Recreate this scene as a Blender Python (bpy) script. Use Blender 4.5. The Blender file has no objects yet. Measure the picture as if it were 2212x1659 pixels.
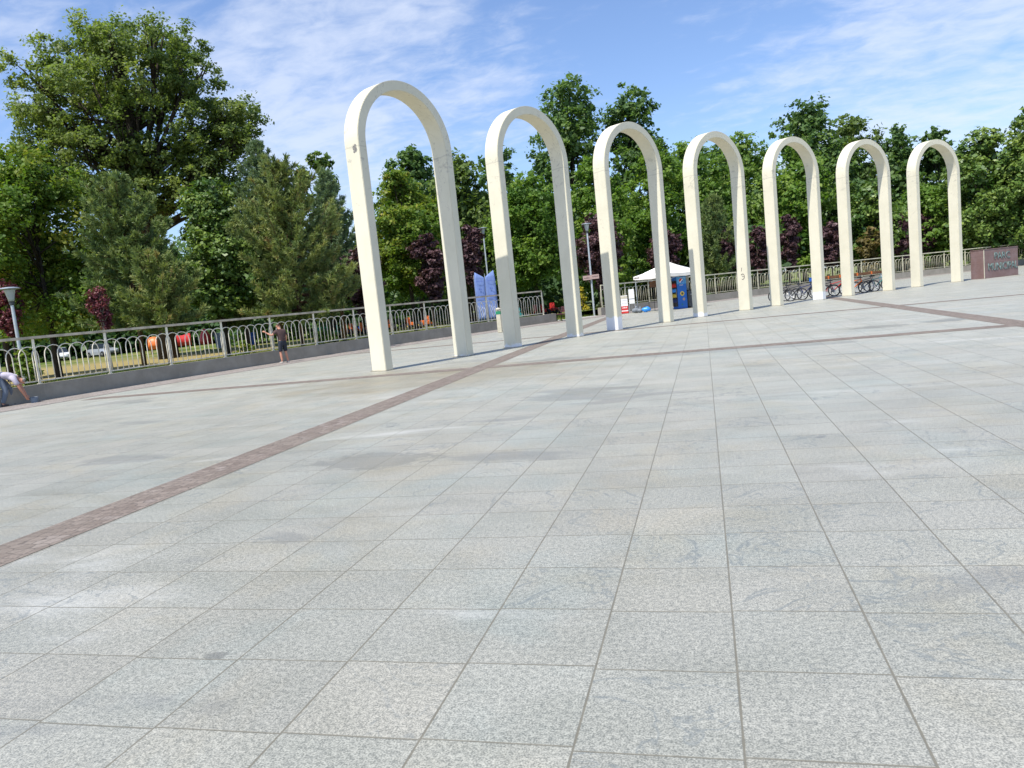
import bpy, bmesh, math, random
import numpy as np
from mathutils import Vector, Matrix

# ------------------------------------------------------------------ camera, sky, sun, exposure
scene = bpy.context.scene
COL = scene.collection
cam_data = bpy.data.cameras.new("camera")
cam = bpy.data.objects.new("camera", cam_data)
COL.objects.link(cam)
PITCH, ROLL, YAW, EYE = 0.11045, -0.10231, -0.25872, 1.639
_cy, _sy = math.cos(YAW), math.sin(YAW)
_F = Vector((_sy * math.cos(PITCH), _cy * math.cos(PITCH), -math.sin(PITCH)))
_r = Vector((_cy, -_sy, 0)); _u = _r.cross(_F)
_R = math.cos(ROLL) * _r + math.sin(ROLL) * _u
_U = -math.sin(ROLL) * _r + math.cos(ROLL) * _u
cam.matrix_world = Matrix(((_R.x, _U.x, -_F.x, 0), (_R.y, _U.y, -_F.y, 0), (_R.z, _U.z, -_F.z, EYE), (0, 0, 0, 1)))
cam_data.sensor_width = 36.0
cam_data.lens = 2828.6 / 3840 * 36
cam_data.clip_start = 0.1
cam_data.clip_end = 4000
scene.camera = cam

SUN_EL = math.radians(60.0)
SUN_TO = Vector((0.454, 0.891))                      # the way the light travels over the ground
world = bpy.data.worlds.new("World"); scene.world = world
world.use_nodes = True
W = world.node_tree; W.nodes.clear()
def wn(t, **kw):
    n = W.nodes.new(t)
    for k, v in kw.items(): setattr(n, k, v)
    return n
def wmath(op, a, b=None, clamp=False):
    n = wn('ShaderNodeMath', operation=op); n.use_clamp = clamp
    for i, v in enumerate((a, b)):
        if v is None: continue
        if isinstance(v, (int, float)): n.inputs[i].default_value = v
        else: W.links.new(v, n.inputs[i])
    return n.outputs[0]
sky = wn('ShaderNodeTexSky', sky_type='NISHITA'); sky.sun_disc = False
sky.sun_elevation = SUN_EL
sky.sun_rotation = math.atan2(-SUN_TO.x, -SUN_TO.y)
sky.altitude = 100; sky.air_density = 1.0; sky.dust_density = 1.0; sky.ozone_density = 1.5
tc = wn('ShaderNodeTexCoord')
sep = wn('ShaderNodeSeparateXYZ'); W.links.new(tc.outputs['Generated'], sep.inputs[0])
zc = wmath('ADD', wmath('MAXIMUM', sep.outputs[2], 0.0), 0.22)
px = wmath('DIVIDE', sep.outputs[0], zc); py = wmath('DIVIDE', sep.outputs[1], zc)
comb = wn('ShaderNodeCombineXYZ'); W.links.new(px, comb.inputs[0]); W.links.new(py, comb.inputs[1])
def cloud_noise(scale, detail, rough, loc, rot, scl, dist=0.0):
    m = wn('ShaderNodeMapping'); m.inputs['Location'].default_value = loc
    m.inputs['Rotation'].default_value = (0, 0, rot); m.inputs['Scale'].default_value = scl
    W.links.new(comb.outputs[0], m.inputs[0])
    n = wn('ShaderNodeTexNoise'); n.inputs['Scale'].default_value = scale; n.inputs['Detail'].default_value = detail
    n.inputs['Roughness'].default_value = rough; n.inputs['Distortion'].default_value = dist
    W.links.new(m.outputs[0], n.inputs['Vector'])
    return n.outputs[0]
def near_dir(d, r0, r1):
    v = wn('ShaderNodeVectorMath', operation='DOT_PRODUCT'); W.links.new(tc.outputs['Generated'], v.inputs[0])
    v.inputs[1].default_value = d
    m = wn('ShaderNodeMapRange', interpolation_type='SMOOTHSTEP')
    W.links.new(v.outputs['Value'], m.inputs[0])
    m.inputs[1].default_value = math.cos(math.radians(r0)); m.inputs[2].default_value = math.cos(math.radians(r1))
    return m.outputs[0]
def wdir(Dx, Dy):                                   # a compass direction of the sky
    v = (Dx - 1106) / 1629.4 * _R - (Dy - 829.5) / 1629.4 * _U + _F
    return v.normalized()
n1 = cloud_noise(2.3, 7, 0.62, (3.1, 1.7, 0), 0.5, (1.0, 1.5, 1), 0.2)
n2 = cloud_noise(9.0, 5, 0.6, (0.4, 5.2, 0), 0.9, (1.0, 1.6, 1), 0.4)
blend = wmath('ADD', wmath('MULTIPLY', n1, 0.58), wmath('MULTIPLY', n2, 0.42))
reg = wmath('ADD', wmath('MULTIPLY', near_dir(wdir(770, 180), 15, 2), 0.13), wmath('MULTIPLY', near_dir(wdir(2050, 235), 17, 3), 0.17))
reg = wmath('ADD', reg, wmath('MULTIPLY', near_dir(wdir(640, 300), 10, 1), 0.07))
reg = wmath('ADD', reg, wmath('MULTIPLY', near_dir(wdir(60, 150), 12, 1), 0.06))
reg = wmath('SUBTRACT', reg, wmath('MULTIPLY', near_dir(wdir(1560, 60), 13, 3), 0.06))
dens = wn('ShaderNodeMapRange', interpolation_type='SMOOTHSTEP')
W.links.new(wmath('ADD', blend, reg), dens.inputs[0])
dens.inputs[1].default_value = 0.47; dens.inputs[2].default_value = 0.80
dens.inputs[3].default_value = 0.0; dens.inputs[4].default_value = 0.64
hz = wn('ShaderNodeMapRange'); W.links.new(sep.outputs[2], hz.inputs[0])
hz.inputs[1].default_value = 0.0; hz.inputs[2].default_value = 0.42; hz.inputs[3].default_value = 1.0; hz.inputs[4].default_value = 0.0
tint = wn('ShaderNodeMix', data_type='RGBA', blend_type='MULTIPLY'); tint.inputs[0].default_value = 1.0
W.links.new(sky.outputs[0], tint.inputs[6]); tint.inputs[7].default_value = (0.98, 1.06, 1.24, 1)
mix = wn('ShaderNodeMix', data_type='RGBA')
W.links.new(dens.outputs[0], mix.inputs[0]); W.links.new(tint.outputs[2], mix.inputs[6])
mix.inputs[7].default_value = (5.3, 5.75, 6.7, 1)
bg = wn('ShaderNodeBackground'); bg.inputs[1].default_value = 0.14
W.links.new(mix.outputs[2], bg.inputs[0])
wo = wn('ShaderNodeOutputWorld'); W.links.new(bg.outputs[0], wo.inputs[0])

sun_data = bpy.data.lights.new("sun", 'SUN'); sun_data.energy = 5.0; sun_data.angle = math.radians(0.53)
sun_data.color = (1.0, 0.955, 0.88)
sun = bpy.data.objects.new("sun", sun_data); COL.objects.link(sun)
_d = SUN_TO.normalized() * math.cos(SUN_EL)
sun.rotation_euler = Vector((_d.x, _d.y, -math.sin(SUN_EL))).to_track_quat('-Z', 'Y').to_euler()
sun.location = (-20, -40, 60)

vs = scene.view_settings
vs.view_transform = 'Standard'; vs.look = 'None'; vs.gamma = 1.0; vs.use_curve_mapping = False
vs.exposure = 0.24
scene.cycles.max_bounces = 8; scene.cycles.transparent_max_bounces = 8
rng = np.random.default_rng(7)
random.seed(7)

# ------------------------------------------------------------------ helpers
def tag(o, label=None, cat=None, group=None, kind=None):
    if label: o['label'] = label
    if cat: o['category'] = cat
    if group: o['group'] = group
    if kind: o['kind'] = kind
    return o
def empty(name, loc=(0, 0, 0), rz=0.0):
    o = bpy.data.objects.new(name, None); COL.objects.link(o)
    o.location = loc; o.rotation_euler = (0, 0, rz); o.empty_display_size = 0.3
    return o
def copy_tree(o, parent=None):
    c = o.copy(); COL.objects.link(c)
    if parent is not None: c.parent = parent
    for ch in list(o.children): copy_tree(ch, c)
    return c
class MB:
    """collects shapes; build() links them as one mesh object"""
    def __init__(s): s.v = []; s.f = []; s.m = []; s.mi = 0
    def add(s, vs, fs):
        b = len(s.v); s.v += [tuple(p) for p in vs]; s.f += [tuple(i + b for i in f) for f in fs]; s.m += [s.mi] * len(fs); return s
    def box(s, c, d, rz=0.0, M=None):
        x, y, z = d[0] / 2, d[1] / 2, d[2] / 2
        vs = [Vector(p) for p in ((-x,-y,-z),(x,-y,-z),(x,y,-z),(-x,y,-z),(-x,-y,z),(x,-y,z),(x,y,z),(-x,y,z))]
        T = Matrix.Translation(Vector(c)) @ (M if M else Matrix.Rotation(rz, 4, 'Z'))
        return s.add([T @ v for v in vs], [(0,3,2,1),(4,5,6,7),(0,1,5,4),(1,2,6,5),(2,3,7,6),(3,0,4,7)])
    def tube(s, pts, r, n=8, caps=True, closed=False):
        pts = [Vector(p) for p in pts]; k = len(pts)
        rs = r if isinstance(r, (list, tuple)) else [r] * k
        up = None; vs = []
        for i, p in enumerate(pts):
            if closed: t = pts[(i + 1) % k] - pts[i - 1]
            else: t = pts[min(i + 1, k - 1)] - pts[max(i - 1, 0)]
            t.normalize()
            if up is None:
                up = Vector((0, 0, 1)) if abs(t.z) < 0.9 else Vector((1, 0, 0))
            a = t.cross(up)
            if a.length < 1e-4: a = t.cross(Vector((0.3, 1, 0.2)))
            a.normalize(); b = a.cross(t).normalized(); up = b
            for j in range(n):
                q = 2 * math.pi * j / n
                vs.append(p + rs[i] * (math.cos(q) * a + math.sin(q) * b))
        fs = []
        for i in range(k if closed else k - 1):
            for j in range(n):
                i2 = (i + 1) % k
                fs.append((i * n + j, i2 * n + j, i2 * n + (j + 1) % n, i * n + (j + 1) % n))
        if caps and not closed:
            fs.append(tuple(range(n))); fs.append(tuple((k - 1) * n + j for j in reversed(range(n))))
        return s.add(vs, fs)
    def lathe(s, prof, c=(0, 0, 0), n=16, M=None):
        vs = []; fs = []
        for (r, z) in prof:
            for j in range(n):
                q = 2 * math.pi * j / n; vs.append(Vector((r * math.cos(q), r * math.sin(q), z)))
        k = len(prof)
        for i in range(k - 1):
            for j in range(n): fs.append((i*n+j, i*n+(j+1)%n, (i+1)*n+(j+1)%n, (i+1)*n+j))
        fs.append(tuple(reversed(range(n)))); fs.append(tuple((k-1)*n+j for j in range(n)))
        T = Matrix.Translation(Vector(c)) @ (M if M else Matrix())
        return s.add([T @ v for v in vs], fs)
    def ball(s, c, r, n=12, M=None):
        k = 8
        prof = [(max(1e-4, math.sin(math.pi * i / k)), -math.cos(math.pi * i / k)) for i in range(k + 1)]
        T = (M if M else Matrix()) @ Matrix.Diagonal((r[0], r[1], r[2], 1)) if not isinstance(r, (int, float)) else Matrix.Diagonal((r, r, r, 1))
        return s.lathe(prof, c, n, T)
    def prism(s, poly, z0, z1):
        n = len(poly)
        vs = [(x, y, z0) for x, y in poly] + [(x, y, z1) for x, y in poly]
        fs = [tuple(reversed(range(n))), tuple(range(n, 2 * n))] + [(i, (i+1) % n, n + (i+1) % n, n + i) for i in range(n)]
        return s.add(vs, fs)
    def build(s, name, mat, parent=None, smooth=False, bevel=0.0, loc=None):
        me = bpy.data.meshes.new(name); me.from_pydata(s.v, [], s.f); me.update()
        bm = bmesh.new(); bm.from_mesh(me); bmesh.ops.recalc_face_normals(bm, faces=bm.faces)
        if bevel > 0:
            es = [e for e in bm.edges if len(e.link_faces) == 2 and e.calc_face_angle(0) > 0.6]
            bmesh.ops.bevel(bm, geom=es, offset=bevel, segments=2, affect='EDGES', clamp_overlap=True)
        bm.to_mesh(me); bm.free()
        mats = mat if isinstance(mat, (list, tuple)) else [mat]
        for m in mats: me.materials.append(m)
        if len(mats) > 1 and bevel == 0: me.polygons.foreach_set('material_index', s.m)
        if smooth: me.polygons.foreach_set('use_smooth', [True] * len(me.polygons))
        o = bpy.data.objects.new(name, me); COL.objects.link(o)
        if parent is not None: o.parent = parent
        if loc is not None: o.location = loc
        return o

# ------------------------------------------------------------------ materials
class NT:
    def __init__(s, name):
        s.m = bpy.data.materials.new(name); s.m.use_nodes = True; s.t = s.m.node_tree; s.t.nodes.clear()
        s.out = s.t.nodes.new('ShaderNodeOutputMaterial')
    def n(s, t, **kw):
        x = s.t.nodes.new(t)
        for k, v in kw.items(): setattr(x, k, v)
        return x
    def put(s, sock, v):
        if v is None: return
        if hasattr(v, 'node'): s.t.links.new(v, sock)
        else:
            if hasattr(sock, 'default_value') and not isinstance(v, (int, float)) and len(v) == 3 and sock.type == 'RGBA': v = (*v, 1)
            sock.default_value = v
    def math(s, op, a, b=None, c=None, clamp=False):
        x = s.n('ShaderNodeMath', operation=op); x.use_clamp = clamp
        for i, v in enumerate((a, b, c)): s.put(x.inputs[i], v)
        return x.outputs[0]
    def ramp(s, v, a, b, lo=0.0, hi=1.0, smooth=True):
        x = s.n('ShaderNodeMapRange', interpolation_type='SMOOTHSTEP' if smooth else 'LINEAR')
        for i, q in enumerate((v, a, b, lo, hi)): s.put(x.inputs[i], q)
        return x.outputs[0]
    def mix(s, f, a, b, mode='MIX'):
        x = s.n('ShaderNodeMix', data_type='RGBA', blend_type=mode)
        s.put(x.inputs[0], f); s.put(x.inputs[6], a); s.put(x.inputs[7], b)
        return x.outputs[2]
    def noise(s, vec, scale, detail=3.0, rough=0.55, dist=0.0, out=0):
        x = s.n('ShaderNodeTexNoise'); s.put(x.inputs['Vector'], vec); x.inputs['Scale'].default_value = scale
        x.inputs['Detail'].default_value = detail; x.inputs['Roughness'].default_value = rough; x.inputs['Distortion'].default_value = dist
        return x.outputs[out]
    def white(s, vec):
        x = s.n('ShaderNodeTexWhiteNoise', noise_dimensions='3D'); s.put(x.inputs['Vector'], vec); return x.outputs['Value']
    def voro(s, vec, scale, out='Distance', feature='F1', rand=1.0):
        x = s.n('ShaderNodeTexVoronoi', feature=feature); s.put(x.inputs['Vector'], vec); x.inputs['Scale'].default_value = scale
        x.inputs['Randomness'].default_value = rand
        return x.outputs[out]
    def obj(s): return s.n('ShaderNodeTexCoord').outputs['Object']
    def xyz(s, v):
        x = s.n('ShaderNodeSeparateXYZ'); s.put(x.inputs[0], v); return x.outputs
    def comb(s, a, b, c=0.0):
        x = s.n('ShaderNodeCombineXYZ')
        for i, v in enumerate((a, b, c)): s.put(x.inputs[i], v)
        return x.outputs[0]
    def rand(s): return s.n('ShaderNodeObjectInfo').outputs['Random']
    def finish(s, color, rough=0.6, metal=0.0, spec=0.4, bump=None, bstr=0.3, bdist=0.01, **kw):
        p = s.n('ShaderNodeBsdfPrincipled')
        s.put(p.inputs['Base Color'], color); s.put(p.inputs['Roughness'], rough); s.put(p.inputs['Metallic'], metal)
        s.put(p.inputs['Specular IOR Level'], spec)
        for k, v in kw.items(): s.put(p.inputs[k], v)
        if bump is not None:
            b = s.n('ShaderNodeBump'); s.put(b.inputs['Height'], bump); b.inputs['Strength'].default_value = bstr; b.inputs['Distance'].default_value = bdist
            s.t.links.new(b.outputs[0], p.inputs['Normal'])
        s.t.links.new(p.outputs[0], s.out.inputs[0])
        return s.m
def plain(name, col, rough=0.5, metal=0.0, var=0.12, scale=6.0, spec=0.4):
    t = NT(name); o = t.obj()
    n = t.noise(o, scale, 4); f = t.ramp(n, 0.3, 0.7, 1 - var, 1 + var)
    g = t.comb(f, f, f)
    return t.finish(t.mix(1.0, col, g, 'MULTIPLY'), rough, metal, spec)

STAINS = [(-3.75, 7.7, 0.55, 1.0, 0.45, 0.42), (-2.52, 3.14, 1.0, 1.0, 0.055, 0.62), (4.3, 21.1, 0.7, 1.0, 0.55, 0.5), (5.95, 21.4, 0.7, 1.0, 0.5, 0.5), (-2.3, 22.2, 0.5, 1.0, 0.5, 0.3)]
def granite():
    t = NT('granite paving'); o = t.obj(); x, y, z = t.xyz(o)
    u = t.math('DIVIDE', t.math('SUBTRACT', x, 0.022), 0.6)
    iu = t.math('FLOOR', u)
    jit = t.math('MULTIPLY', t.math('SUBTRACT', t.white(t.comb(iu, 3.3, 1.0)), 0.5), 0.05)
    v = t.math('ADD', t.math('DIVIDE', t.math('SUBTRACT', y, 3.718), 0.6), jit)
    iv = t.math('FLOOR', v)
    def edge(w):
        f = t.math('FRACT', w)
        return t.math('MULTIPLY', t.math('MINIMUM', f, t.math('SUBTRACT', 1.0, f)), 0.6)
    wob = t.math('MULTIPLY', t.math('SUBTRACT', t.noise(o, 9.0, 3), 0.5), 0.006)
    eu = t.math('ADD', edge(u), wob); ev = t.math('ADD', edge(v), wob)
    ju = t.ramp(eu, 0.0026, 0.0068, 1, 0); jv = t.ramp(ev, 0.0026, 0.0068, 1, 0)
    joint = t.math('MAXIMUM', ju, t.math('MULTIPLY', jv, 0.9))
    tid = t.comb(iu, iv, 0.0)
    r1 = t.white(tid); r2 = t.white(t.comb(iv, iu, 7.0))
    grain = t.noise(o, 125.0, 3, 0.65)
    grain2 = t.noise(o, 38.0, 3, 0.6)
    sp = t.math('ADD', t.math('MULTIPLY', grain, 0.7), t.math('MULTIPLY', grain2, 0.3))
    base = t.mix(t.ramp(sp, 0.36, 0.64), (0.165, 0.164, 0.138), (0.440, 0.426, 0.362))
    tone = t.math('ADD', 0.95, t.math('MULTIPLY', r1, 0.10))
    base = t.mix(1.0, base, t.comb(tone, tone, tone), 'MULTIPLY')
    base = t.mix(t.math('MULTIPLY', r2, 0.35), base, t.mix(1.0, base, (0.93, 1.0, 1.02), 'MULTIPLY'))
    warm = t.ramp(t.white(t.comb(iu, iv, 4.0)), 0.62, 0.98)
    base = t.mix(t.math('MULTIPLY', warm, 0.15), base, t.mix(1.0, base, (1.06, 0.99, 0.88), 'MULTIPLY'))
    far_bright = t.math('ADD', 1.0, t.math('MULTIPLY', t.ramp(y, 5.0, 19.0), 0.24)); base = t.mix(1.0, base, t.comb(far_bright, far_bright, far_bright), 'MULTIPLY')   # whiter slabs towards the arches, plus grazing brightness painted into the colour
    # weathering blotches and traffic dirt
    blot = t.ramp(t.noise(t.comb(t.math('MULTIPLY', x, 0.7), y), 1.5, 6, 0.66, 0.3), 0.38, 0.66)
    beige = t.ramp(t.noise(t.comb(x, y, 5.0), 0.9, 5, 0.6, 0.5), 0.50, 0.70)
    base = t.mix(t.math('MULTIPLY', beige, 0.5), base, t.mix(1.0, base, (1.06, 0.985, 0.87), 'MULTIPLY'))
    bluish = t.ramp(t.noise(t.comb(x, y, 15.0), 0.7, 5, 0.6, 0.5), 0.52, 0.70)
    base = t.mix(t.math('MULTIPLY', bluish, 0.7), base, t.mix(1.0, base, (0.93, 1.0, 1.04), 'MULTIPLY'))
    base = t.mix(t.math('MULTIPLY', blot, 0.42), base, t.mix(1.0, base, (0.70, 0.72, 0.70), 'MULTIPLY'))
    stain = t.ramp(t.noise(t.comb(t.math('MULTIPLY', x, 0.45), y), 0.55, 6, 0.6, 0.6), 0.56, 0.74)
    base = t.mix(t.math('MULTIPLY', stain, 0.7), base, t.mix(1.0, base, (0.78, 0.73, 0.62), 'MULTIPLY'))
    pale = t.ramp(t.noise(t.comb(t.math('MULTIPLY', x, 0.35), y, 9.0), 0.9, 5, 0.6, 0.4), 0.58, 0.74)
    base = t.mix(t.math('MULTIPLY', pale, 0.55), base, (0.50, 0.50, 0.46))
    dm = t.n('ShaderNodeVectorMath', operation='DISTANCE'); t.put(dm.inputs[0], t.comb(t.math('MULTIPLY', x, 0.75), y)); dm.inputs[1].default_value = (-4.9, 17.2, 0)
    mud = t.math('MULTIPLY', t.ramp(t.math('ADD', dm.outputs['Value'], t.math('MULTIPLY', t.math('SUBTRACT', t.noise(o, 0.9, 5), 0.5), 5.0)), 1.0, 4.2, 1, 0), 0.62)
    base = t.mix(mud, base, t.mix(1.0, base, (0.66, 0.57, 0.42), 'MULTIPLY'))
    wet = t.ramp(t.noise(t.comb(t.math('MULTIPLY', x, 0.3), t.math('MULTIPLY', y, 0.8), 21.0), 0.8, 5, 0.55, 0.3), 0.62, 0.66)
    base = t.mix(t.math('MULTIPLY', wet, 0.38), base, (0.15, 0.155, 0.15))
    for (sx, sy, kx, ky, r0, amt) in STAINS:
        dm2 = t.n('ShaderNodeVectorMath', operation='DISTANCE'); t.put(dm2.inputs[0], t.comb(t.math('MULTIPLY', x, kx), t.math('MULTIPLY', y, ky))); dm2.inputs[1].default_value = (sx * kx, sy * ky, 0)
        mk = t.ramp(t.math('ADD', dm2.outputs['Value'], t.math('MULTIPLY', t.math('SUBTRACT', t.noise(o, 2.2 / max(r0, 0.2), 5, 0.65), 0.5), r0 * 2.2)), r0 * 0.75, r0, 1, 0)
        base = t.mix(t.math('MULTIPLY', mk, amt), base, (0.13, 0.13, 0.115))
    # dark mineral veins crossing some slabs
    vn = t.noise(t.comb(t.math('ADD', x, t.math('MULTIPLY', r1, 9.0)), t.math('ADD', y, t.math('MULTIPLY', r2, 9.0))), 1.9, 4, 0.55, 0.8)
    vein = t.ramp(t.math('ABSOLUTE', t.math('SUBTRACT', vn, 0.5)), 0.0, 0.016, 1, 0)
    vein = t.math('MULTIPLY', vein, t.ramp(t.white(t.comb(iu, iv, 2.0)), 0.45, 0.7))
    base = t.mix(t.math('MULTIPLY', vein, 0.5), base, (0.14, 0.16, 0.16))
    # chewing gum and oil spots
    vd = t.voro(o, 0.75); 
    vr = t.xyz(t.voro(o, 0.75, 'Color'))
    spot = t.math('MULTIPLY', t.ramp(t.math('ADD', vd, t.math('MULTIPLY', t.math('SUBTRACT', t.noise(o, 14, 3), 0.5), 0.06)), 0.035, 0.055, 1, 0), t.ramp(vr[0], 0.5, 0.55))
    base = t.mix(t.math('MULTIPLY', spot, 0.6), base, (0.13, 0.135, 0.13))
    vd2 = t.voro(t.comb(x, y, 3.0), 1.9); vr2 = t.xyz(t.voro(t.comb(x, y, 3.0), 1.9, 'Color'))
    chip = t.math('MULTIPLY', t.ramp(t.math('ADD', vd2, t.math('MULTIPLY', t.math('SUBTRACT', t.noise(o, 30, 3), 0.5), 0.10)), 0.03, 0.055, 1, 0), t.ramp(vr2[1], 0.78, 0.82))
    base = t.mix(t.math('MULTIPLY', chip, 0.5), base, (0.12, 0.12, 0.11))
    sc = t.noise(t.comb(t.math('MULTIPLY', t.math('ADD', x, y), 0.35), t.math('SUBTRACT', y, t.math('MULTIPLY', x, 0.6)), 2.0), 2.2, 3, 0.5, 0.2)
    scr = t.math('MULTIPLY', t.ramp(t.math('ABSOLUTE', t.math('SUBTRACT', sc, 0.56)), 0.0, 0.0035, 1, 0), t.ramp(t.noise(o, 0.9, 2), 0.55, 0.62))
    base = t.mix(t.math('MULTIPLY', scr, 0.5), base, (0.14, 0.15, 0.145))
    jc = t.mix(t.noise(o, 5.0, 3), (0.125, 0.116, 0.085), (0.205, 0.19, 0.145))
    col = t.mix(joint, base, jc)
    h = t.math('SUBTRACT', t.math('MULTIPLY', sp, 0.3), joint)
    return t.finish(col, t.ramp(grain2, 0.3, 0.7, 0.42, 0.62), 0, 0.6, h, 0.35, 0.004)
def setts(name, a, b, scale=9.0):
    t = NT(name); o = t.obj(); x, y, z = t.xyz(o)
    vec = t.comb(x, y, 0)
    d = t.voro(vec, scale, 'Distance', 'DISTANCE_TO_EDGE', 0.45)
    c = t.xyz(t.voro(vec, scale, 'Color', 'F1', 0.45))
    j = t.ramp(d, 0.02, 0.07, 1, 0)
    col = t.mix(c[0], a, b)
    k = t.ramp(c[1], 0.90, 0.93)
    col = t.mix(t.math('MULTIPLY', k, 0.3), col, (0.34, 0.30, 0.27))
    n = t.noise(o, 40, 3); f = t.ramp(n, 0.3, 0.7, 0.8, 1.15); col = t.mix(1.0, col, t.comb(f, f, f), 'MULTIPLY')
    dirt = t.ramp(t.noise(o, 0.7, 4), 0.4, 0.7)
    col = t.mix(t.math('MULTIPLY', dirt, 0.45), col, (0.22, 0.19, 0.155))
    col = t.mix(t.math('MULTIPLY', j, 0.75), col, (0.11, 0.095, 0.08))
    return t.finish(col, 0.8, 0, 0.25, t.math('MULTIPLY', j, -1.0), 0.5, 0.008)
def arch_paint():
    t = NT('cream painted concrete'); o = t.obj(); x, y, z = t.xyz(o); r = t.rand()
    oo = t.n('ShaderNodeVectorMath', operation='ADD'); t.put(oo.inputs[0], o); t.put(oo.inputs[1], t.comb(t.math('MULTIPLY', r, 37.0), t.math('MULTIPLY', r, 11.0), 0)); oo = oo.outputs[0]
    col = t.mix(t.ramp(t.noise(oo, 1.1, 5, 0.6), 0.3, 0.75), (0.70, 0.655, 0.51), (0.64, 0.60, 0.46))
    streak = t.ramp(t.noise(t.comb(t.math('MULTIPLY', t.math('ADD', x, t.math('MULTIPLY', r, 30.0)), 7.0), t.math('MULTIPLY', y, 7.0), t.math('MULTIPLY', z, 0.35)), 1.0, 4), 0.55, 0.8)
    col = t.mix(t.math('MULTIPLY', streak, 0.28), col, (0.50, 0.47, 0.39))
    # construction seam where the legs meet the crown, with patches and scuffs around it
    sz = t.math('ADD', t.math('SUBTRACT', z, 6.28), t.math('MULTIPLY', t.math('SUBTRACT', t.noise(oo, 3.0, 3), 0.5), 0.09))
    seam = t.ramp(t.math('ABSOLUTE', sz), 0.006, 0.03, 1, 0)
    col = t.mix(t.math('MULTIPLY', seam, 0.28), col, (0.28, 0.26, 0.22))
    zone = t.math('MULTIPLY', t.ramp(z, 5.3, 6.0), t.ramp(z, 6.6, 7.4, 1, 0))
    scuff = t.ramp(t.noise(t.comb(t.math('ADD', t.math('MULTIPLY', x, 1.2), t.math('MULTIPLY', r, 30.0)), y, t.math('MULTIPLY', z, 2.2)), 2.6, 5, 0.68, 0.5), 0.57, 0.64)
    col = t.mix(t.math('MULTIPLY', t.math('MULTIPLY', scuff, zone), 0.38), col, (0.25, 0.23, 0.21))
    cr = t.noise(t.comb(t.math('ADD', x, t.math('MULTIPLY', r, 50.0)), y, t.math('MULTIPLY', z, 0.4)), 2.4, 4, 0.5, 0.4)
    crack = t.math('MULTIPLY', t.ramp(t.math('ABSOLUTE', t.math('SUBTRACT', cr, 0.5)), 0.0, 0.007, 1, 0), t.math('MULTIPLY', t.ramp(z, 3.2, 4.2), t.ramp(t.noise(oo, 0.8, 2), 0.5, 0.6)))
    col = t.mix(t.math('MULTIPLY', crack, 0.5), col, (0.33, 0.29, 0.24))
    pock = t.ramp(t.math('ADD', t.voro(oo, 1.3), t.math('MULTIPLY', t.math('SUBTRACT', t.noise(oo, 20, 2), 0.5), 0.08)), 0.03, 0.05, 1, 0)
    col = t.mix(t.math('MULTIPLY', pock, 0.25), col, (0.32, 0.30, 0.27))
    # fresh white primer brushed on the feet of some legs
    edge = t.math('ADD', t.math('MULTIPLY', t.white(t.comb(t.math('FLOOR', t.math('MULTIPLY', x, 0.5)), r, 3.0)), 1.5), t.math('MULTIPLY', t.noise(oo, 6, 3), 0.25))
    foot = t.ramp(t.math('SUBTRACT', t.math('SUBTRACT', edge, 0.80), z), -0.02, 0.06)
    col = t.mix(foot, col, (0.76, 0.765, 0.765))
    base = t.ramp(t.math('ADD', z, t.math('MULTIPLY', t.noise(oo, 12, 3), 0.08)), 0.03, 0.10, 0.55, 0.0)
    col = t.mix(base, col, (0.38, 0.35, 0.28))
    return t.finish(col, 0.75, 0, 0.25, t.noise(oo, 24, 4), 0.15, 0.01)
def concrete(name, a, b):
    t = NT(name); o = t.obj(); x, y, z = t.xyz(o)
    col = t.mix(t.ramp(t.noise(o, 1.4, 6, 0.65), 0.3, 0.7), a, b)
    st = t.ramp(t.noise(t.comb(t.math('MULTIPLY', x, 4.0), t.math('MULTIPLY', y, 4.0), t.math('MULTIPLY', z, 0.6)), 1.0, 4), 0.55, 0.8)
    col = t.mix(t.math('MULTIPLY', st, 0.35), col, (a[0]*0.55, a[1]*0.55, a[2]*0.55))
    return t.finish(col, 0.85, 0, 0.2, t.noise(o, 30, 4), 0.2, 0.01)
def grass_mat():
    t = NT('park lawn'); o = t.obj(); x, y, z = t.xyz(o)
    dry = t.ramp(t.noise(o, 0.11, 5, 0.6), 0.44, 0.60)
    left = t.math('MULTIPLY', t.ramp(x, -24.0, -32.0, 0, 1), t.ramp(y, 60.0, 46.0, 0, 1))
    dry = t.math('MAXIMUM', t.math('MULTIPLY', dry, 0.5), left)
    g = t.mix(t.noise(o, 2.3, 5, 0.7), (0.055, 0.095, 0.018), (0.12, 0.165, 0.035))
    d = t.mix(t.noise(o, 1.7, 5, 0.7), (0.24, 0.19, 0.075), (0.36, 0.29, 0.12))
    col = t.mix(dry, g, d)
    return t.finish(col, 0.9, 0, 0.1, t.noise(o, 18, 4), 0.6, 0.03)
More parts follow.
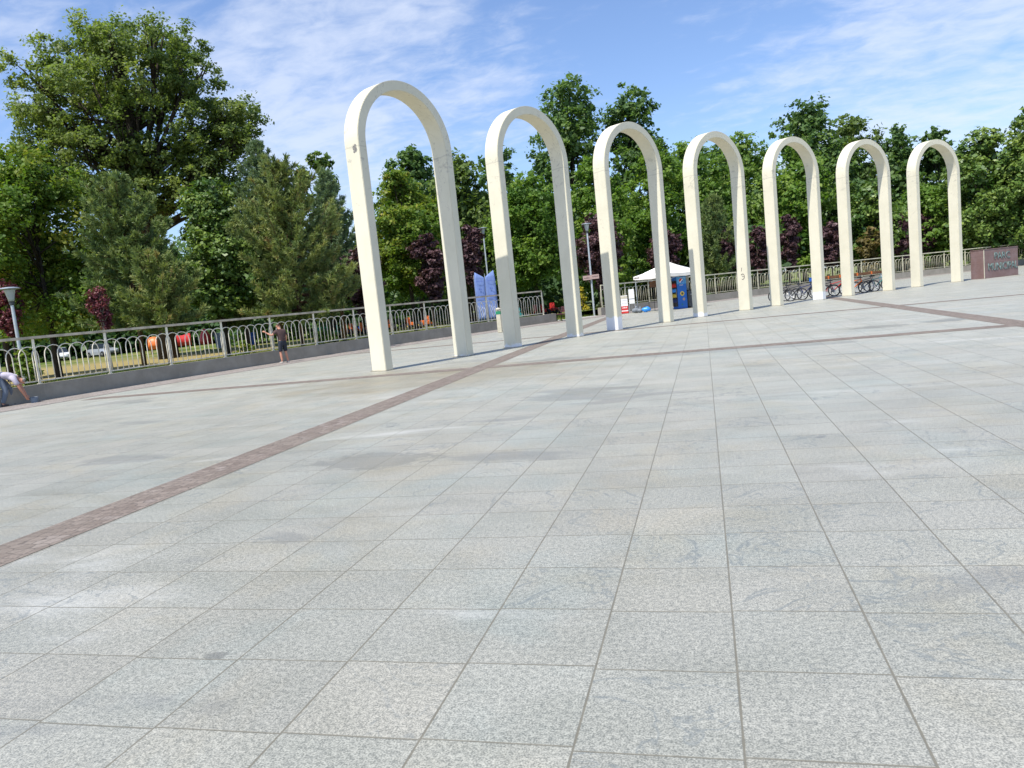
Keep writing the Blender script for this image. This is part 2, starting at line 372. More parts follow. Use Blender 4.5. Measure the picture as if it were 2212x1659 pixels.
def leaf_mat(name, stops, trans=0.42, gloss=0.25):
    t = NT(name)
    a = t.n('ShaderNodeAttribute', attribute_name='tint').outputs['Fac']
    r = t.n('ShaderNodeValToRGB'); t.put(r.inputs[0], a)
    el = r.color_ramp.elements
    while len(el) < len(stops): el.new(0.5)
    for i, (p, c) in enumerate(stops): el[i].position = p; el[i].color = (*c, 1)
    p = t.n('ShaderNodeBsdfPrincipled'); t.put(p.inputs['Base Color'], r.outputs[0]); p.inputs['Roughness'].default_value = 0.48
    p.inputs['Specular IOR Level'].default_value = gloss
    tr = t.n('ShaderNodeBsdfTranslucent'); t.put(tr.inputs[0], t.mix(1.0, r.outputs[0], (1.25, 1.35, 0.6), 'MULTIPLY'))
    ms = t.n('ShaderNodeMixShader'); ms.inputs[0].default_value = trans
    t.t.links.new(p.outputs[0], ms.inputs[1]); t.t.links.new(tr.outputs[0], ms.inputs[2]); t.t.links.new(ms.outputs[0], t.out.inputs[0])
    return t.m
def bark_mat(name, a, b):
    t = NT(name); o = t.obj(); x, y, z = t.xyz(o)
    n = t.noise(t.comb(t.math('MULTIPLY', x, 6.0), t.math('MULTIPLY', y, 6.0), t.math('MULTIPLY', z, 1.2)), 2.0, 5, 0.65)
    return t.finish(t.mix(t.ramp(n, 0.3, 0.7), a, b), 0.9, 0, 0.15, n, 0.6, 0.03)

M = dict(
    granite=granite(), strip=setts('reddish porphyry setts', (0.165, 0.132, 0.108), (0.240, 0.198, 0.165)),
    border=setts('grey brown setts', (0.25, 0.22, 0.195), (0.36, 0.32, 0.29), 8.0),
    arch=arch_paint(), plinth=concrete('grey rendered concrete', (0.265, 0.245, 0.20), (0.345, 0.32, 0.265)),
    kerb=concrete('pale kerb concrete', (0.38, 0.37, 0.34), (0.46, 0.45, 0.42)),
    fence=plain('beige fence paint', (0.76, 0.70, 0.55), 0.5, 0, 0.22, 3.0), fence_far=plain('beige fence paint worn', (0.55, 0.52, 0.38), 0.55, 0, 0.2, 3.0),
    rail=plain('weathered tan rail paint', (0.44, 0.39, 0.30), 0.55, 0, 0.3, 2.0),
    lawn=grass_mat(),
    bark=bark_mat('brown bark', (0.028, 0.023, 0.018), (0.065, 0.053, 0.042)), pinebark=bark_mat('pine bark', (0.09, 0.05, 0.03), (0.17, 0.10, 0.065)),
    palebark=bark_mat('pale grey bark', (0.22, 0.20, 0.17), (0.34, 0.31, 0.27)),
    steel=plain('galvanised steel', (0.50, 0.54, 0.56), 0.4, 0.35, 0.12, 3.0), lampgrey=plain('grey lamp housing', (0.28, 0.32, 0.36), 0.45, 0.1, 0.1, 4.0),
    lampglass=plain('milky lamp glass', (0.42, 0.46, 0.45), 0.25, 0, 0.08, 4.0), black=plain('black paint', (0.02, 0.02, 0.022), 0.5),
    darkgrey=plain('dark grey plastic', (0.05, 0.055, 0.06), 0.5), rubber=plain('black rubber', (0.022, 0.022, 0.024), 0.8),
    chrome=plain('bright metal', (0.62, 0.62, 0.62), 0.3, 0.8, 0.05), white=plain('white plastic', (0.80, 0.80, 0.78), 0.45, 0, 0.05),
    canvas=plain('white canopy cloth', (0.80, 0.765, 0.69), 0.8, 0, 0.04, 2.0), red=plain('red paint', (0.55, 0.035, 0.03), 0.4), orange=plain('orange plastic', (0.72, 0.17, 0.03), 0.45),
    blue=plain('blue paint', (0.02, 0.12, 0.50), 0.4), brightblue=plain('bright blue plastic', (0.04, 0.28, 0.78), 0.35), navy=plain('navy paint', (0.015, 0.03, 0.12), 0.4),
    green=plain('green paint', (0.02, 0.22, 0.11), 0.45), yellow=plain('yellow paint', (0.68, 0.50, 0.06), 0.45), teal=plain('teal paint', (0.04, 0.25, 0.24), 0.5),
    greyblue=plain('grey blue plastic', (0.16, 0.21, 0.27), 0.5), wood=plain('brown timber', (0.16, 0.075, 0.035), 0.6, 0, 0.3, 8.0), maroon=plain('maroon slats', (0.13, 0.05, 0.055), 0.55, 0, 0.2),
    letters=plain('verdigris bronze letters', (0.17, 0.24, 0.225), 0.5, 0.2, 0.45, 5.0), monument=None, beige=plain('beige post paint', (0.52, 0.48, 0.37), 0.6, 0, 0.1),
    roof=plain('brown roof tiles', (0.23, 0.12, 0.07), 0.8, 0, 0.3, 6.0), render=plain('pale wall render', (0.50, 0.46, 0.38), 0.8), glass=plain('dark glass', (0.02, 0.025, 0.03), 0.08, 0, 0.05, 2, 0.6),
    skin=plain('skin', (0.52, 0.25, 0.16), 0.5, 0, 0.08), hair=plain('brown hair', (0.07, 0.035, 0.02), 0.7), hairgrey=plain('grey hair', (0.25, 0.23, 0.21), 0.7),
    brownshirt=plain('brown shirt cloth', (0.085, 0.05, 0.045), 0.85), lilac=plain('pale lilac shirt cloth', (0.52, 0.47, 0.54), 0.85), shorts=plain('dark blue shorts cloth', (0.025, 0.03, 0.042), 0.85),
    jeans=plain('grey blue jeans cloth', (0.14, 0.17, 0.21), 0.85), shoe=plain('pale shoe', (0.45, 0.42, 0.38), 0.7), darkshoe=plain('dark shoe', (0.06, 0.05, 0.05), 0.7),
    banner=plain('blue banner cloth', (0.15, 0.225, 0.47), 0.8, 0, 0.12, 3.0), bannertext=plain('dark blue banner print', (0.08, 0.13, 0.40), 0.8), bannerpale=plain('pale banner print', (0.55, 0.62, 0.80), 0.8),
    pink=plain('pinkish sign face', (0.40, 0.29, 0.25), 0.6, 0, 0.06), signink=plain('dark sign lettering', (0.10, 0.07, 0.07), 0.6), carwhite=plain('white car paint', (0.78, 0.79, 0.80), 0.2, 0, 0.02), carsilver=plain('silver car paint', (0.45, 0.47, 0.50), 0.25, 0.4, 0.03),
    sacks=plain('grey sack cloth', (0.18, 0.20, 0.22), 0.85, 0, 0.2), fridge=plain('blue fridge panel', (0.015, 0.13, 0.48), 0.35, 0, 0.05, 2.0), fridgetop=plain('light blue fridge panel', (0.07, 0.29, 0.60), 0.35), stone=None, primer=plain('white primer', (0.8, 0.8, 0.78), 0.6),
)
def monument_mat():
    t = NT('reddish polished granite cladding'); o = t.obj(); x, y, z = t.xyz(o)
    col = t.mix(t.ramp(t.noise(o, 60, 4, 0.7), 0.35, 0.65), (0.135, 0.080, 0.070), (0.235, 0.150, 0.135))
    col = t.mix(t.math('MULTIPLY', t.ramp(t.noise(o, 2.2, 4), 0.4, 0.7), 0.35), col, (0.27, 0.20, 0.20))
    jz = t.math('ABSOLUTE', t.math('SUBTRACT', t.math('FRACT', t.math('DIVIDE', z, 0.45)), 0.5))
    j = t.ramp(jz, 0.482, 0.492)
    col = t.mix(t.math('MULTIPLY', j, 0.6), col, (0.09, 0.06, 0.055))
    return t.finish(col, 0.38, 0, 0.4)
M['monument'] = monument_mat()

# ------------------------------------------------------------------ the plaza and the ground
CX, CY = 61.525, -10.147                              # centre of the round plaza
def Rf(deg): return 86.9 + max(-6, min(60, 161 - deg)) * 0.2
def polar(deg, dr=0.0, z=0.0):
    r = Rf(deg) + dr
    return Vector((CX + r * math.cos(math.radians(deg)), CY + r * math.sin(math.radians(deg)), z))
mb = MB(); mb.add([(-900, -900, -0.012), (900, -900, -0.012), (900, 1500, -0.012), (-900, 1500, -0.012)], [(0, 1, 2, 3)])
tag(mb.build('ground', M['lawn']), kind='structure')
mb = MB()
ring = [polar(d, 0.02) for d in range(0, 360, 2)]
mb.add([(CX, CY, 0)] + ring, [(0, i + 1, (i + 1) % len(ring) + 1) for i in range(len(ring))])
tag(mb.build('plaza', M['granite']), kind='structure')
def sheet(name, mat, quads, z):
    m_ = MB()
    for q in quads: m_.add([(x, y, z) for x, y in q], [(0, 1, 2, 3)])
    return tag(m_.build(name, mat), kind='structure')
def rect(x0, y0, x1, y1): return [(x0, y0), (x1, y0), (x1, y1), (x0, y1)]
sheet('paving_band', M['strip'], [rect(-5.98, -20, -5.40, 51.0)], 0.004)
sheet('paving_band', M['strip'], [rect(6.33, -20, 6.91, 47.0)], 0.004)
sheet('paving_band', M['strip'], [rect(-17.9, 18.12, -5.98, 18.70), rect(-5.40, 18.12, 6.33, 18.70), rect(6.91, 18.12, 60, 18.70)], 0.004)
sheet('paving_band', M['strip'], [rect(-15.0, 30.12, -5.98, 30.62), rect(-5.40, 30.12, 6.33, 30.62), rect(6.91, 30.12, 70, 30.62)], 0.004)
def arc_sheet(name, mat, d0, d1, r0, r1, z):
    m_ = MB(); n = int(abs(d1 - d0) / 0.5) + 1
    for i in range(n):
        a = d0 + (d1 - d0) * i / n; b = d0 + (d1 - d0) * (i + 1) / n
        m_.add([polar(a, r0, z), polar(b, r0, z), polar(b, r1, z), polar(a, r1, z)], [(0, 1, 2, 3)])
    return tag(m_.build(name, mat), kind='structure')
arc_sheet('paved_border', M['border'], 172, 96, -2.05, -0.02, 0.008)
# gravelly path leaving the plaza through the gap in the fence
sheet('path', M['kerb'], [[(-9.4, 47.6), (-6.8, 50.6), (-7.6, 51.6), (-10.6, 48.8)]], 0.004)
# grassy bank behind the low wall
def bank(d0, d1):
    m_ = MB(); n = int(abs(d1 - d0) / 0.7) + 1; prof = [(0.34, 0.40), (1.6, 0.42), (3.4, 0.25), (6.0, -0.02)]
    for i in range(n + 1):
        a = d0 + (d1 - d0) * i / n
        for r, z in prof: m_.v.append(tuple(polar(a, r, z + (0.04 * math.sin(a * 3.1 + r * 2) if z > 0 else 0))))
    k = len(prof)
    for i in range(n):
        for j in range(k - 1): m_.f.append((i*k+j, i*k+j+1, (i+1)*k+j+1, (i+1)*k+j)); m_.m.append(0)
    return tag(m_.build('grass_bank', M['lawn'], smooth=True), kind='structure')
bank(172, 141.4); bank(138.0, 100)
# grass tufts
def blades(name, pts, h, wd, mat, lean=0.5):
    pts = np.array(pts); n = len(pts); a = rng.uniform(0, 2 * np.pi, n); hh = h * rng.uniform(0.5, 1.25, n)
    s = np.stack([np.cos(a), np.sin(a), 0 * a], 1) * wd; b = rng.uniform(0, 2 * np.pi, n)
    t = pts + np.stack([np.cos(b) * hh * lean * rng.uniform(0, 1, n), np.sin(b) * hh * lean * rng.uniform(0, 1, n), hh], 1)
    v = np.concatenate([pts - s, pts + s, t], 1).reshape(-1, 3)
    me = bpy.data.meshes.new(name); me.vertices.add(3 * n); me.vertices.foreach_set('co', v.ravel())
    me.loops.add(3 * n); me.loops.foreach_set('vertex_index', np.arange(3 * n)); me.polygons.add(n)
    me.polygons.foreach_set('loop_start', np.arange(n) * 3)
    at = me.attributes.new('tint', 'FLOAT', 'FACE'); at.data.foreach_set('value', rng.uniform(0, 1, n).astype(np.float32))
    me.update(); me.validate(); me.materials.append(mat)
    o = bpy.data.objects.new(name, me); COL.objects.link(o); return o
M['blade'] = leaf_mat('grass blades', [(0, (0.05, 0.10, 0.015)), (0.6, (0.11, 0.17, 0.03)), (1, (0.22, 0.20, 0.06))], 0.3, 0.1)
gp = []
for _ in range(26000):
    d = rng.uniform(141.5, 163) if rng.random() < 0.72 else rng.uniform(104, 137.8)
    r = 0.4 + 3.5 * rng.random() ** 1.6
    z = np.interp(r, [0.34, 1.6, 3.4, 6.0], [0.38, 0.40, 0.23, -0.03])
    gp.append(polar(d, r, z)[:])
for _ in range(9000):
    x = rng.uniform(-15, 2); y = rng.uniform(46, 62)
    d_ = math.degrees(math.atan2(y - CY, x - CX))
    if math.hypot(x - CX, y - CY) > Rf(d_) + 0.6: gp.append((x, y, -0.01))
tag(blades('grass', gp, 0.16, 0.018, M['blade']), kind='stuff')

# ------------------------------------------------------------------ the seven arches
AR, A0, AD = 76.780, 155.552, -4.4426
AW, AA, AB, AH = 3.78, 0.285, 0.60, 8.28
def arch_mesh():
    n = 72; ro = AW / 2; ri = ro - AA; zs = AH - ro
    outer = [(-ro, 0.0)] + [(-ro * math.cos(math.pi * i / n), zs + ro * math.sin(math.pi * i / n)) for i in range(n + 1)] + [(ro, 0.0)]
    inner = [(-ri, 0.0)] + [(-ri * math.cos(math.pi * i / n), zs + ri * math.sin(math.pi * i / n)) for i in range(n + 1)] + [(ri, 0.0)]
    k = len(outer); m_ = MB(); h = AB / 2
    vs = [(x, -h, z) for x, z in outer] + [(x, -h, z) for x, z in inner] + [(x, h, z) for x, z in outer] + [(x, h, z) for x, z in inner]
    fs = []
    for i in range(k - 1):
        fs += [(i, i+1, k+i+1, k+i), (2*k+i, 3*k+i, 3*k+i+1, 2*k+i+1), (i, 2*k+i, 2*k+i+1, i+1), (k+i, k+i+1, 3*k+i+1, 3*k+i)]
    fs += [(0, k, 3*k, 2*k), (k-1, 3*k-1, 4*k-1, 2*k-1)]
    m_.add(vs, fs); return m_
arch0 = arch_mesh().build('concrete_arch', M['arch'], bevel=0.014)
M['mortar'] = plain('dirty mortar', (0.26, 0.235, 0.18), 0.9, 0, 0.35, 14.0)
collars = []
for sx in (-1, 1):
    m_ = MB(); m_.box((sx * (AW - AA) / 2, 0, 0.006), (AA + 0.07, AB + 0.07, 0.02)); collars.append(m_.build('mortar_collar', M['mortar'], arch0))
ORD = ['first and largest cream arch at the left with a dark patch high on its leg',
       'second cream arch from the left, the blue banner behind its left leg',
       'third cream arch from the left, between the lamp with a signboard and the white canopy',
       'fourth cream arch from the left, standing right beside the blue drinks fridge',
       'fifth cream arch from the left, with white primer on its left foot',
       'sixth cream arch from the left, bicycles parked on both sides of its left leg',
       'seventh and smallest cream arch, last on the right beside the granite monument']
for i in range(7):
    ph = math.radians(A0 + AD * i)
    o = arch0 if i == 0 else arch0.copy()
    if i:
        COL.objects.link(o)
        for k in collars: c_ = k.copy(); COL.objects.link(c_); c_.parent = o
    o.location = (CX + AR * math.cos(ph), CY + AR * math.sin(ph), 0); o.rotation_euler = (0, 0, ph - math.pi / 2)
    tag(o, ORD[i], 'arch', 'row of cream concrete arches')

m_ = MB(); n = 18
pts = [(0.085 * (1 + 0.25 * math.sin(k * 2.1)) * math.cos(2 * math.pi * k / n), 0.12 * (1 + 0.2 * math.sin(k * 1.3)) * math.sin(2 * math.pi * k / n)) for k in range(n)]
m_.add([(-AW / 2 - 0.003, y, z) for y, z in pts], [tuple(range(n))])
M['patch'] = plain('grey repair patch', (0.22, 0.21, 0.19), 0.85, 0, 0.35, 18.0)
q = m_.build('repair_patch', M['patch'], arch0); q.location = (0, -0.12, 6.22)
arch4 = [o for o in COL.objects if o.get('label') == ORD[3]][0]
xi = AW / 2 - AA - 0.003; m_ = MB()
m_.tube([(xi, -0.02 + 0.10 * math.cos(a), 1.62 + 0.13 * math.sin(a)) for a in np.linspace(0.7, 5.2, 12)], 0.013, 5)
m_.tube([(xi, 0.03, 1.88), (xi, 0.0, 2.05)], 0.012, 5); m_.tube([(xi, -0.12, 1.60), (xi, 0.02, 1.66)], 0.010, 5)
m_.build('graffiti', M['signink'], arch4)

# ------------------------------------------------------------------ low walls and fences
WH, WT = 0.52, 0.34
def low_wall(d0, d1, label):
    m_ = MB(); n = int(abs(d1 - d0) / 0.5) + 1
    sec = [(0, -0.02), (WT, -0.02), (WT, WH), (0, WH)]
    for i in range(n + 1):
        a = d0 + (d1 - d0) * i / n
        for r, z in sec: m_.v.append(tuple(polar(a, r, z)))
    for i in range(n):
        for j in range(4): m_.f.append((i*4+j, i*4+(j+1)%4, (i+1)*4+(j+1)%4, (i+1)*4+j)); m_.m.append(0)
    m_.f += [(0, 1, 2, 3), (n*4+3, n*4+2, n*4+1, n*4)]; m_.m += [0, 0]
    return tag(m_.build('low_wall', M['plinth'], bevel=0.012), label, 'wall', 'low concrete walls under the fence')
low_wall(170, 141.0, 'long grey rendered low wall carrying the fence on the left of the plaza')
low_wall(138.3, 100, 'low grey wall carrying the fence behind the arches on the right')
def hoop_panel(L):
    m_ = MB(); r = 0.30; zt = 1.20
    for i in range(6):
        c = L * (i + 0.5) / 6
        path = [(c - r, 0, 0.09), (c - r, 0, 0.55), (c - r, 0, zt - r)] + [(c - r * math.cos(math.pi * q / 8), 0, zt - r + r * math.sin(math.pi * q / 8)) for q in range(1, 8)] + [(c + r, 0, zt - r), (c + r, 0, 0.55), (c + r, 0, 0.09)]
        y = 0.012 if i % 2 else -0.012
        m_.tube([(p[0], y, p[2]) for p in path], 0.0165, 5)
    return m_
def fence(d0, d1, label, mat, railmat):
    a = d0; root = empty('park_fence', polar(d0, WT / 2, WH)); first = None; pmesh = None
    pts = []; step = 2.4
    while a > d1: pts.append(a); a -= math.degrees(step / Rf(a))
    P = [polar(d, WT / 2, WH) - root.location for d in pts]
    post = hp = tr = br = None
    for i, p in enumerate(P):
        q = P[min(i + 1, len(P) - 1)]; d = q - p if i < len(P) - 1 else p - P[i - 1]
        rz = math.atan2(d.y, d.x)
        if post is None:
            m_ = MB(); m_.box((0, 0, 0.715), (0.062, 0.062, 1.43)); m_.box((0, 0, 0.012), (0.12, 0.12, 0.02)); post = o = m_.build('post', mat, root, bevel=0.006)
        else: o = post.copy(); COL.objects.link(o); o.parent = root
        o.location = p; o.rotation_euler = (0, 0, rz)
        if i == len(P) - 1: break
        L = d.length
        if hp is None:
            hp = o = hoop_panel(2.4).build('hoop_panel', mat, root, smooth=True)
            m_ = MB(); m_.box((1.2, 0, 1.475), (2.41, 0.11, 0.085)); tr = o2 = m_.build('top_rail', railmat, root, bevel=0.012)
            m_ = MB(); m_.box((1.2, 0, 0.10), (2.30, 0.035, 0.04)); br = o3 = m_.build('bottom_rail', mat, root)
        else:
            o, o2, o3 = hp.copy(), tr.copy(), br.copy()
            for k in (o, o2, o3): COL.objects.link(k); k.parent = root
        for k in (o, o2, o3): k.location = p; k.rotation_euler = (0, 0, rz); k.scale = (L / 2.4, 1, 1)
    return tag(root, label, 'fence', 'beige hoop fences round the plaza')
fence(168.2, 141.2, 'beige metal fence of overlapping hoops with a tan top rail along the left', M['fence'], M['rail'])
fence(138.1, 101, 'beige hoop fence running behind the canopy, bicycles and right hand arches', M['fence_far'], M['fence_far'])

# ------------------------------------------------------------------ street lamps
def make_lamp(h):
    r = empty('street_lamp')
    m_ = MB(); m_.tube([(0, 0, 0), (0, 0, h * 0.5), (0, 0, h - 0.62)], [0.07, 0.062, 0.055], 12); m_.lathe([(0.11, 0), (0.11, 0.02), (0.07, 0.03)], n=14)
    m_.build('pole', M['steel'], r, smooth=False)
    m_ = MB(); m_.lathe([(0.058, h - 0.66), (0.085, h - 0.64), (0.085, h - 0.56), (0.10, h - 0.52)], n=16); m_.build('collar', M['darkgrey'], r)
    m_ = MB(); m_.lathe([(0.095, h - 0.52), (0.11, h - 0.42), (0.17, h - 0.16), (0.20, h - 0.085)], n=20); m_.build('diffuser', M['lampglass'], r, smooth=True)
    m_ = MB(); m_.lathe([(0.20, h - 0.085), (0.335, h - 0.08), (0.35, h - 0.06), (0.30, h - 0.03), (0.15, h - 0.005), (0.02, h)], n=24); m_.build('lamp_shade', M['lampgrey'], r, smooth=True)
    return r
l = make_lamp(3.95); l.location = (-24.3, 22.3, 0); tag(l, 'street lamp with a grey disc head behind the fence at the left edge', 'street lamp', 'grey park lamps')
l = make_lamp(7.35); l.location = (-16.0, 56.5, 0); tag(l, 'street lamp half hidden by the left leg of the second arch', 'street lamp', 'grey park lamps')
l = make_lamp(6.25); l.location = (-7.35, 51.6, 0); tag(l, 'tall street lamp carrying a pinkish signboard between the second and third arch', 'street lamp', 'grey park lamps')
sg = empty('direction_sign', (-7.35, 51.5, 2.60), math.radians(8))
m_ = MB(); m_.box((-0.27, -0.075, 0), (0.54, 0.03, 0.30)); m_.build('sign_board', M['pink'], sg, bevel=0.004)
m_ = MB(); m_.box((0.28, -0.075, 0.03), (0.54, 0.03, 0.30)); m_.build('sign_board', M['pink'], sg, bevel=0.004)
def ink(m_, x0, x1, z, h, y, n, seed):
    rs = random.Random(seed); x = x0; w = (x1 - x0) / n
    for i in range(n):
        hh = h * rs.choice([1, 0.7, 0.7, 1.0]); m_.box((x + w * 0.5, y, z - h / 2 + hh / 2), (w * 0.62, 0.004, hh)); x += w
m_ = MB(); ink(m_, -0.47, -0.08, -0.01, 0.075, -0.0925, 9, 3); ink(m_, 0.08, 0.49, 0.05, 0.085, -0.0925, 8, 4); m_.build('lettering', M['signink'], sg)
m_ = MB(); m_.lathe([(0.075, -0.05), (0.075, 0.05)], n=12); m_.box((0, -0.065, 0), (0.2, 0.02, 0.06)); m_.build('bracket', M['steel'], sg)
tag(sg, 'pinkish two part direction sign with dark lettering fixed to the tall lamp', 'sign')

# ------------------------------------------------------------------ trees
def leaf_mesh(name, c, nrm, size, tint, mat, parent, asp=0.62):
    n = len(c); nrm = nrm / np.linalg.norm(nrm, axis=1, keepdims=True)
    rv = rng.normal(size=(n, 3)); u = np.cross(nrm, rv); u /= np.linalg.norm(u, axis=1, keepdims=True) + 1e-9
    w = np.cross(nrm, u); s = size[:, None]
    bend = nrm * s * rng.uniform(-0.25, 0.25, (n, 1))
    v = np.stack([c + u * s + bend, c + w * s * asp, c - u * s * 0.9 + bend, c - w * s * asp], 1).reshape(-1, 3)
    me = bpy.data.meshes.new(name); me.vertices.add(4 * n); me.vertices.foreach_set('co', v.astype(np.float32).ravel())
    me.loops.add(4 * n); me.loops.foreach_set('vertex_index', np.arange(4 * n, dtype=np.int32)); me.polygons.add(n)
    me.polygons.foreach_set('loop_start', np.arange(n, dtype=np.int32) * 4)
    at = me.attributes.new('tint', 'FLOAT', 'FACE'); at.data.foreach_set('value', np.clip(tint, 0, 1).astype(np.float32))
    me.update(); me.materials.append(mat)
    o = bpy.data.objects.new(name, me); COL.objects.link(o)
    if parent is not None: o.parent = parent
    return o
def unit(n):
    d = rng.normal(size=(n, 3)); return d / np.linalg.norm(d, axis=1, keepdims=True)
def make_lobes(z0, z1, w, n, shape):
    H = z1 - z0; L = []
    for i in range(n):
        h = (i + rng.uniform(0.1, 0.9)) / n
        if shape == 'round': r = math.sqrt(max(0.05, 1 - (2 * h - 1) ** 2)) ** 0.9
        elif shape == 'dome': r = math.sqrt(max(0.05, 1 - max(0, (h - 0.25) / 0.75) ** 2)) * (0.75 + 0.25 * min(1, h / 0.25))
        elif shape == 'cone': r = max(0.14, 1.02 - h) ** 0.75 * min(1, 0.7 + 2 * h)
        elif shape == 'vase': r = (0.42 + 0.6 * math.sin(min(1, h / 0.7) * math.pi / 2)) * (1 if h < 0.72 else math.sqrt(max(0.06, 1 - ((h - 0.72) / 0.28) ** 2)))
        else: r = 0.85 if h < 0.55 else 0.85 - 0.9 * (h - 0.55)
        lr = w * rng.uniform(0.12, 0.20) * (0.75 + 0.5 * r)
        az = rng.uniform(0, 2 * math.pi); rad = max(0, r * w / 2 - lr * 0.85) * rng.uniform(0.45, 1.0) ** 0.5
        zc = z0 + lr * 0.6 + h * (H - lr * 1.3)
        L.append((rad * math.cos(az), rad * math.sin(az), zc, lr, r))
    return L
def broadleaf(name, xy, z0, z1, w, mat, n_lobes, leaf, n_leaf, shape='round', bark='bark', label='', group=None, cat='tree', fork=0.32, thick=0.0125, lobes=None, gap=0.0, squash=0.8, spike=0.0, open_=0.72):
    root = empty(name, (xy[0], xy[1], 0), 0)
    L = lobes or make_lobes(z0, z1, w, n_lobes, shape)
    tb = MB(); H = z1; r0 = thick * H; zf = z0 + (z1 - z0) * fork
    sway = [rng.uniform(-1, 1) * 0.012 * H for _ in range(4)]
    tp = [(0, 0, -0.1), (sway[0] * .3, sway[1] * .3, zf * 0.35), (sway[0], sway[1], zf * 0.7), (sway[0] * 1.3, sway[1] * 1.3, zf), (sway[0] * 1.5, sway[1] * 1.5, zf + (z1 - zf) * 0.55)]
    tb.tube(tp, [r0 * 1.35, r0 * 1.02, r0 * 0.9, r0 * 0.75, r0 * 0.25], 8)
    for (x, y, z, lr, _r) in L:
        s = rng.uniform(0.25, 1.0); b = Vector(tp[2]).lerp(Vector(tp[4]), s * 0.8)
        if b.z > z - 0.2 * lr: b = Vector(tp[2]).lerp(Vector(tp[3]), rng.uniform(0.0, 0.8))
        e = Vector((x, y, z)); m1 = b.lerp(e, 0.45) + Vector((0, 0, 0.10 * (e - b).length * rng.uniform(-0.6, 0.8))) + Vector(rng.uniform(-1, 1, 3) * 0.05 * (e - b).length)
        rb = r0 * rng.uniform(0.28, 0.5)
        tb.tube([b, m1, e], [rb, rb * 0.65, rb * 0.25], 5)
        for _ in range(3):
            dd = Vector(unit(1)[0]); dd.z = abs(dd.z) * 0.7
            tb.tube([m1.lerp(e, 0.5), e + dd * lr * 0.45, e + dd * lr * 0.9], [rb * 0.4, rb * 0.22, rb * 0.07], 4)
    tb.build('trunk', M[bark], root, smooth=True)
    C = []; Nn = []; Tn = []
    tot = sum(l[3] ** 2 for l in L)
    for (x, y, z, lr, _r) in L:
        share = n_leaf * lr ** 2 / tot; nc = max(6, int(11 + 10 * lr / (w * 0.15))); per = max(6, int(share / nc)); lt = rng.normal(0, 0.11)
        d = unit(nc); d[:, 2] = d[:, 2] * 0.9 + 0.18
        rr = np.where(rng.random(nc) < open_, rng.uniform(0.72, 1.12, nc), rng.uniform(0.2, 0.7, nc)) * lr
        if spike: rr *= 1 + spike * np.minimum(1.2, np.abs(rng.normal(0, 1, nc))) * np.clip(d[:, 2], 0, 1)
        cc = np.array([x, y, z]) + d * rr[:, None] * np.array([1, 1, squash])
        for k in range(nc):
            if rng.random() < gap: continue
            cr = lr * rng.uniform(0.20, 0.36); m = int(per * rng.uniform(0.6, 1.4))
            q = rng.normal(0, 1, (m, 3)) * cr * 0.55 * np.array([1, 1, 0.7]); C.append(cc[k] + q)
            Nn.append(d[k] * 0.55 + np.array([0, 0, 0.55]) + rng.normal(0, 0.55, (m, 3)))
            Tn.append(0.5 + lt + rng.normal(0, 0.10) + rng.normal(0, 0.12, m))
    C = np.concatenate(C); Nn = np.concatenate(Nn); Tn = np.concatenate(Tn)
    leaf_mesh('crown', C, Nn, leaf * rng.uniform(0.45, 1.45, len(C)), Tn, mat, root)
    return tag(root, label, cat, group)
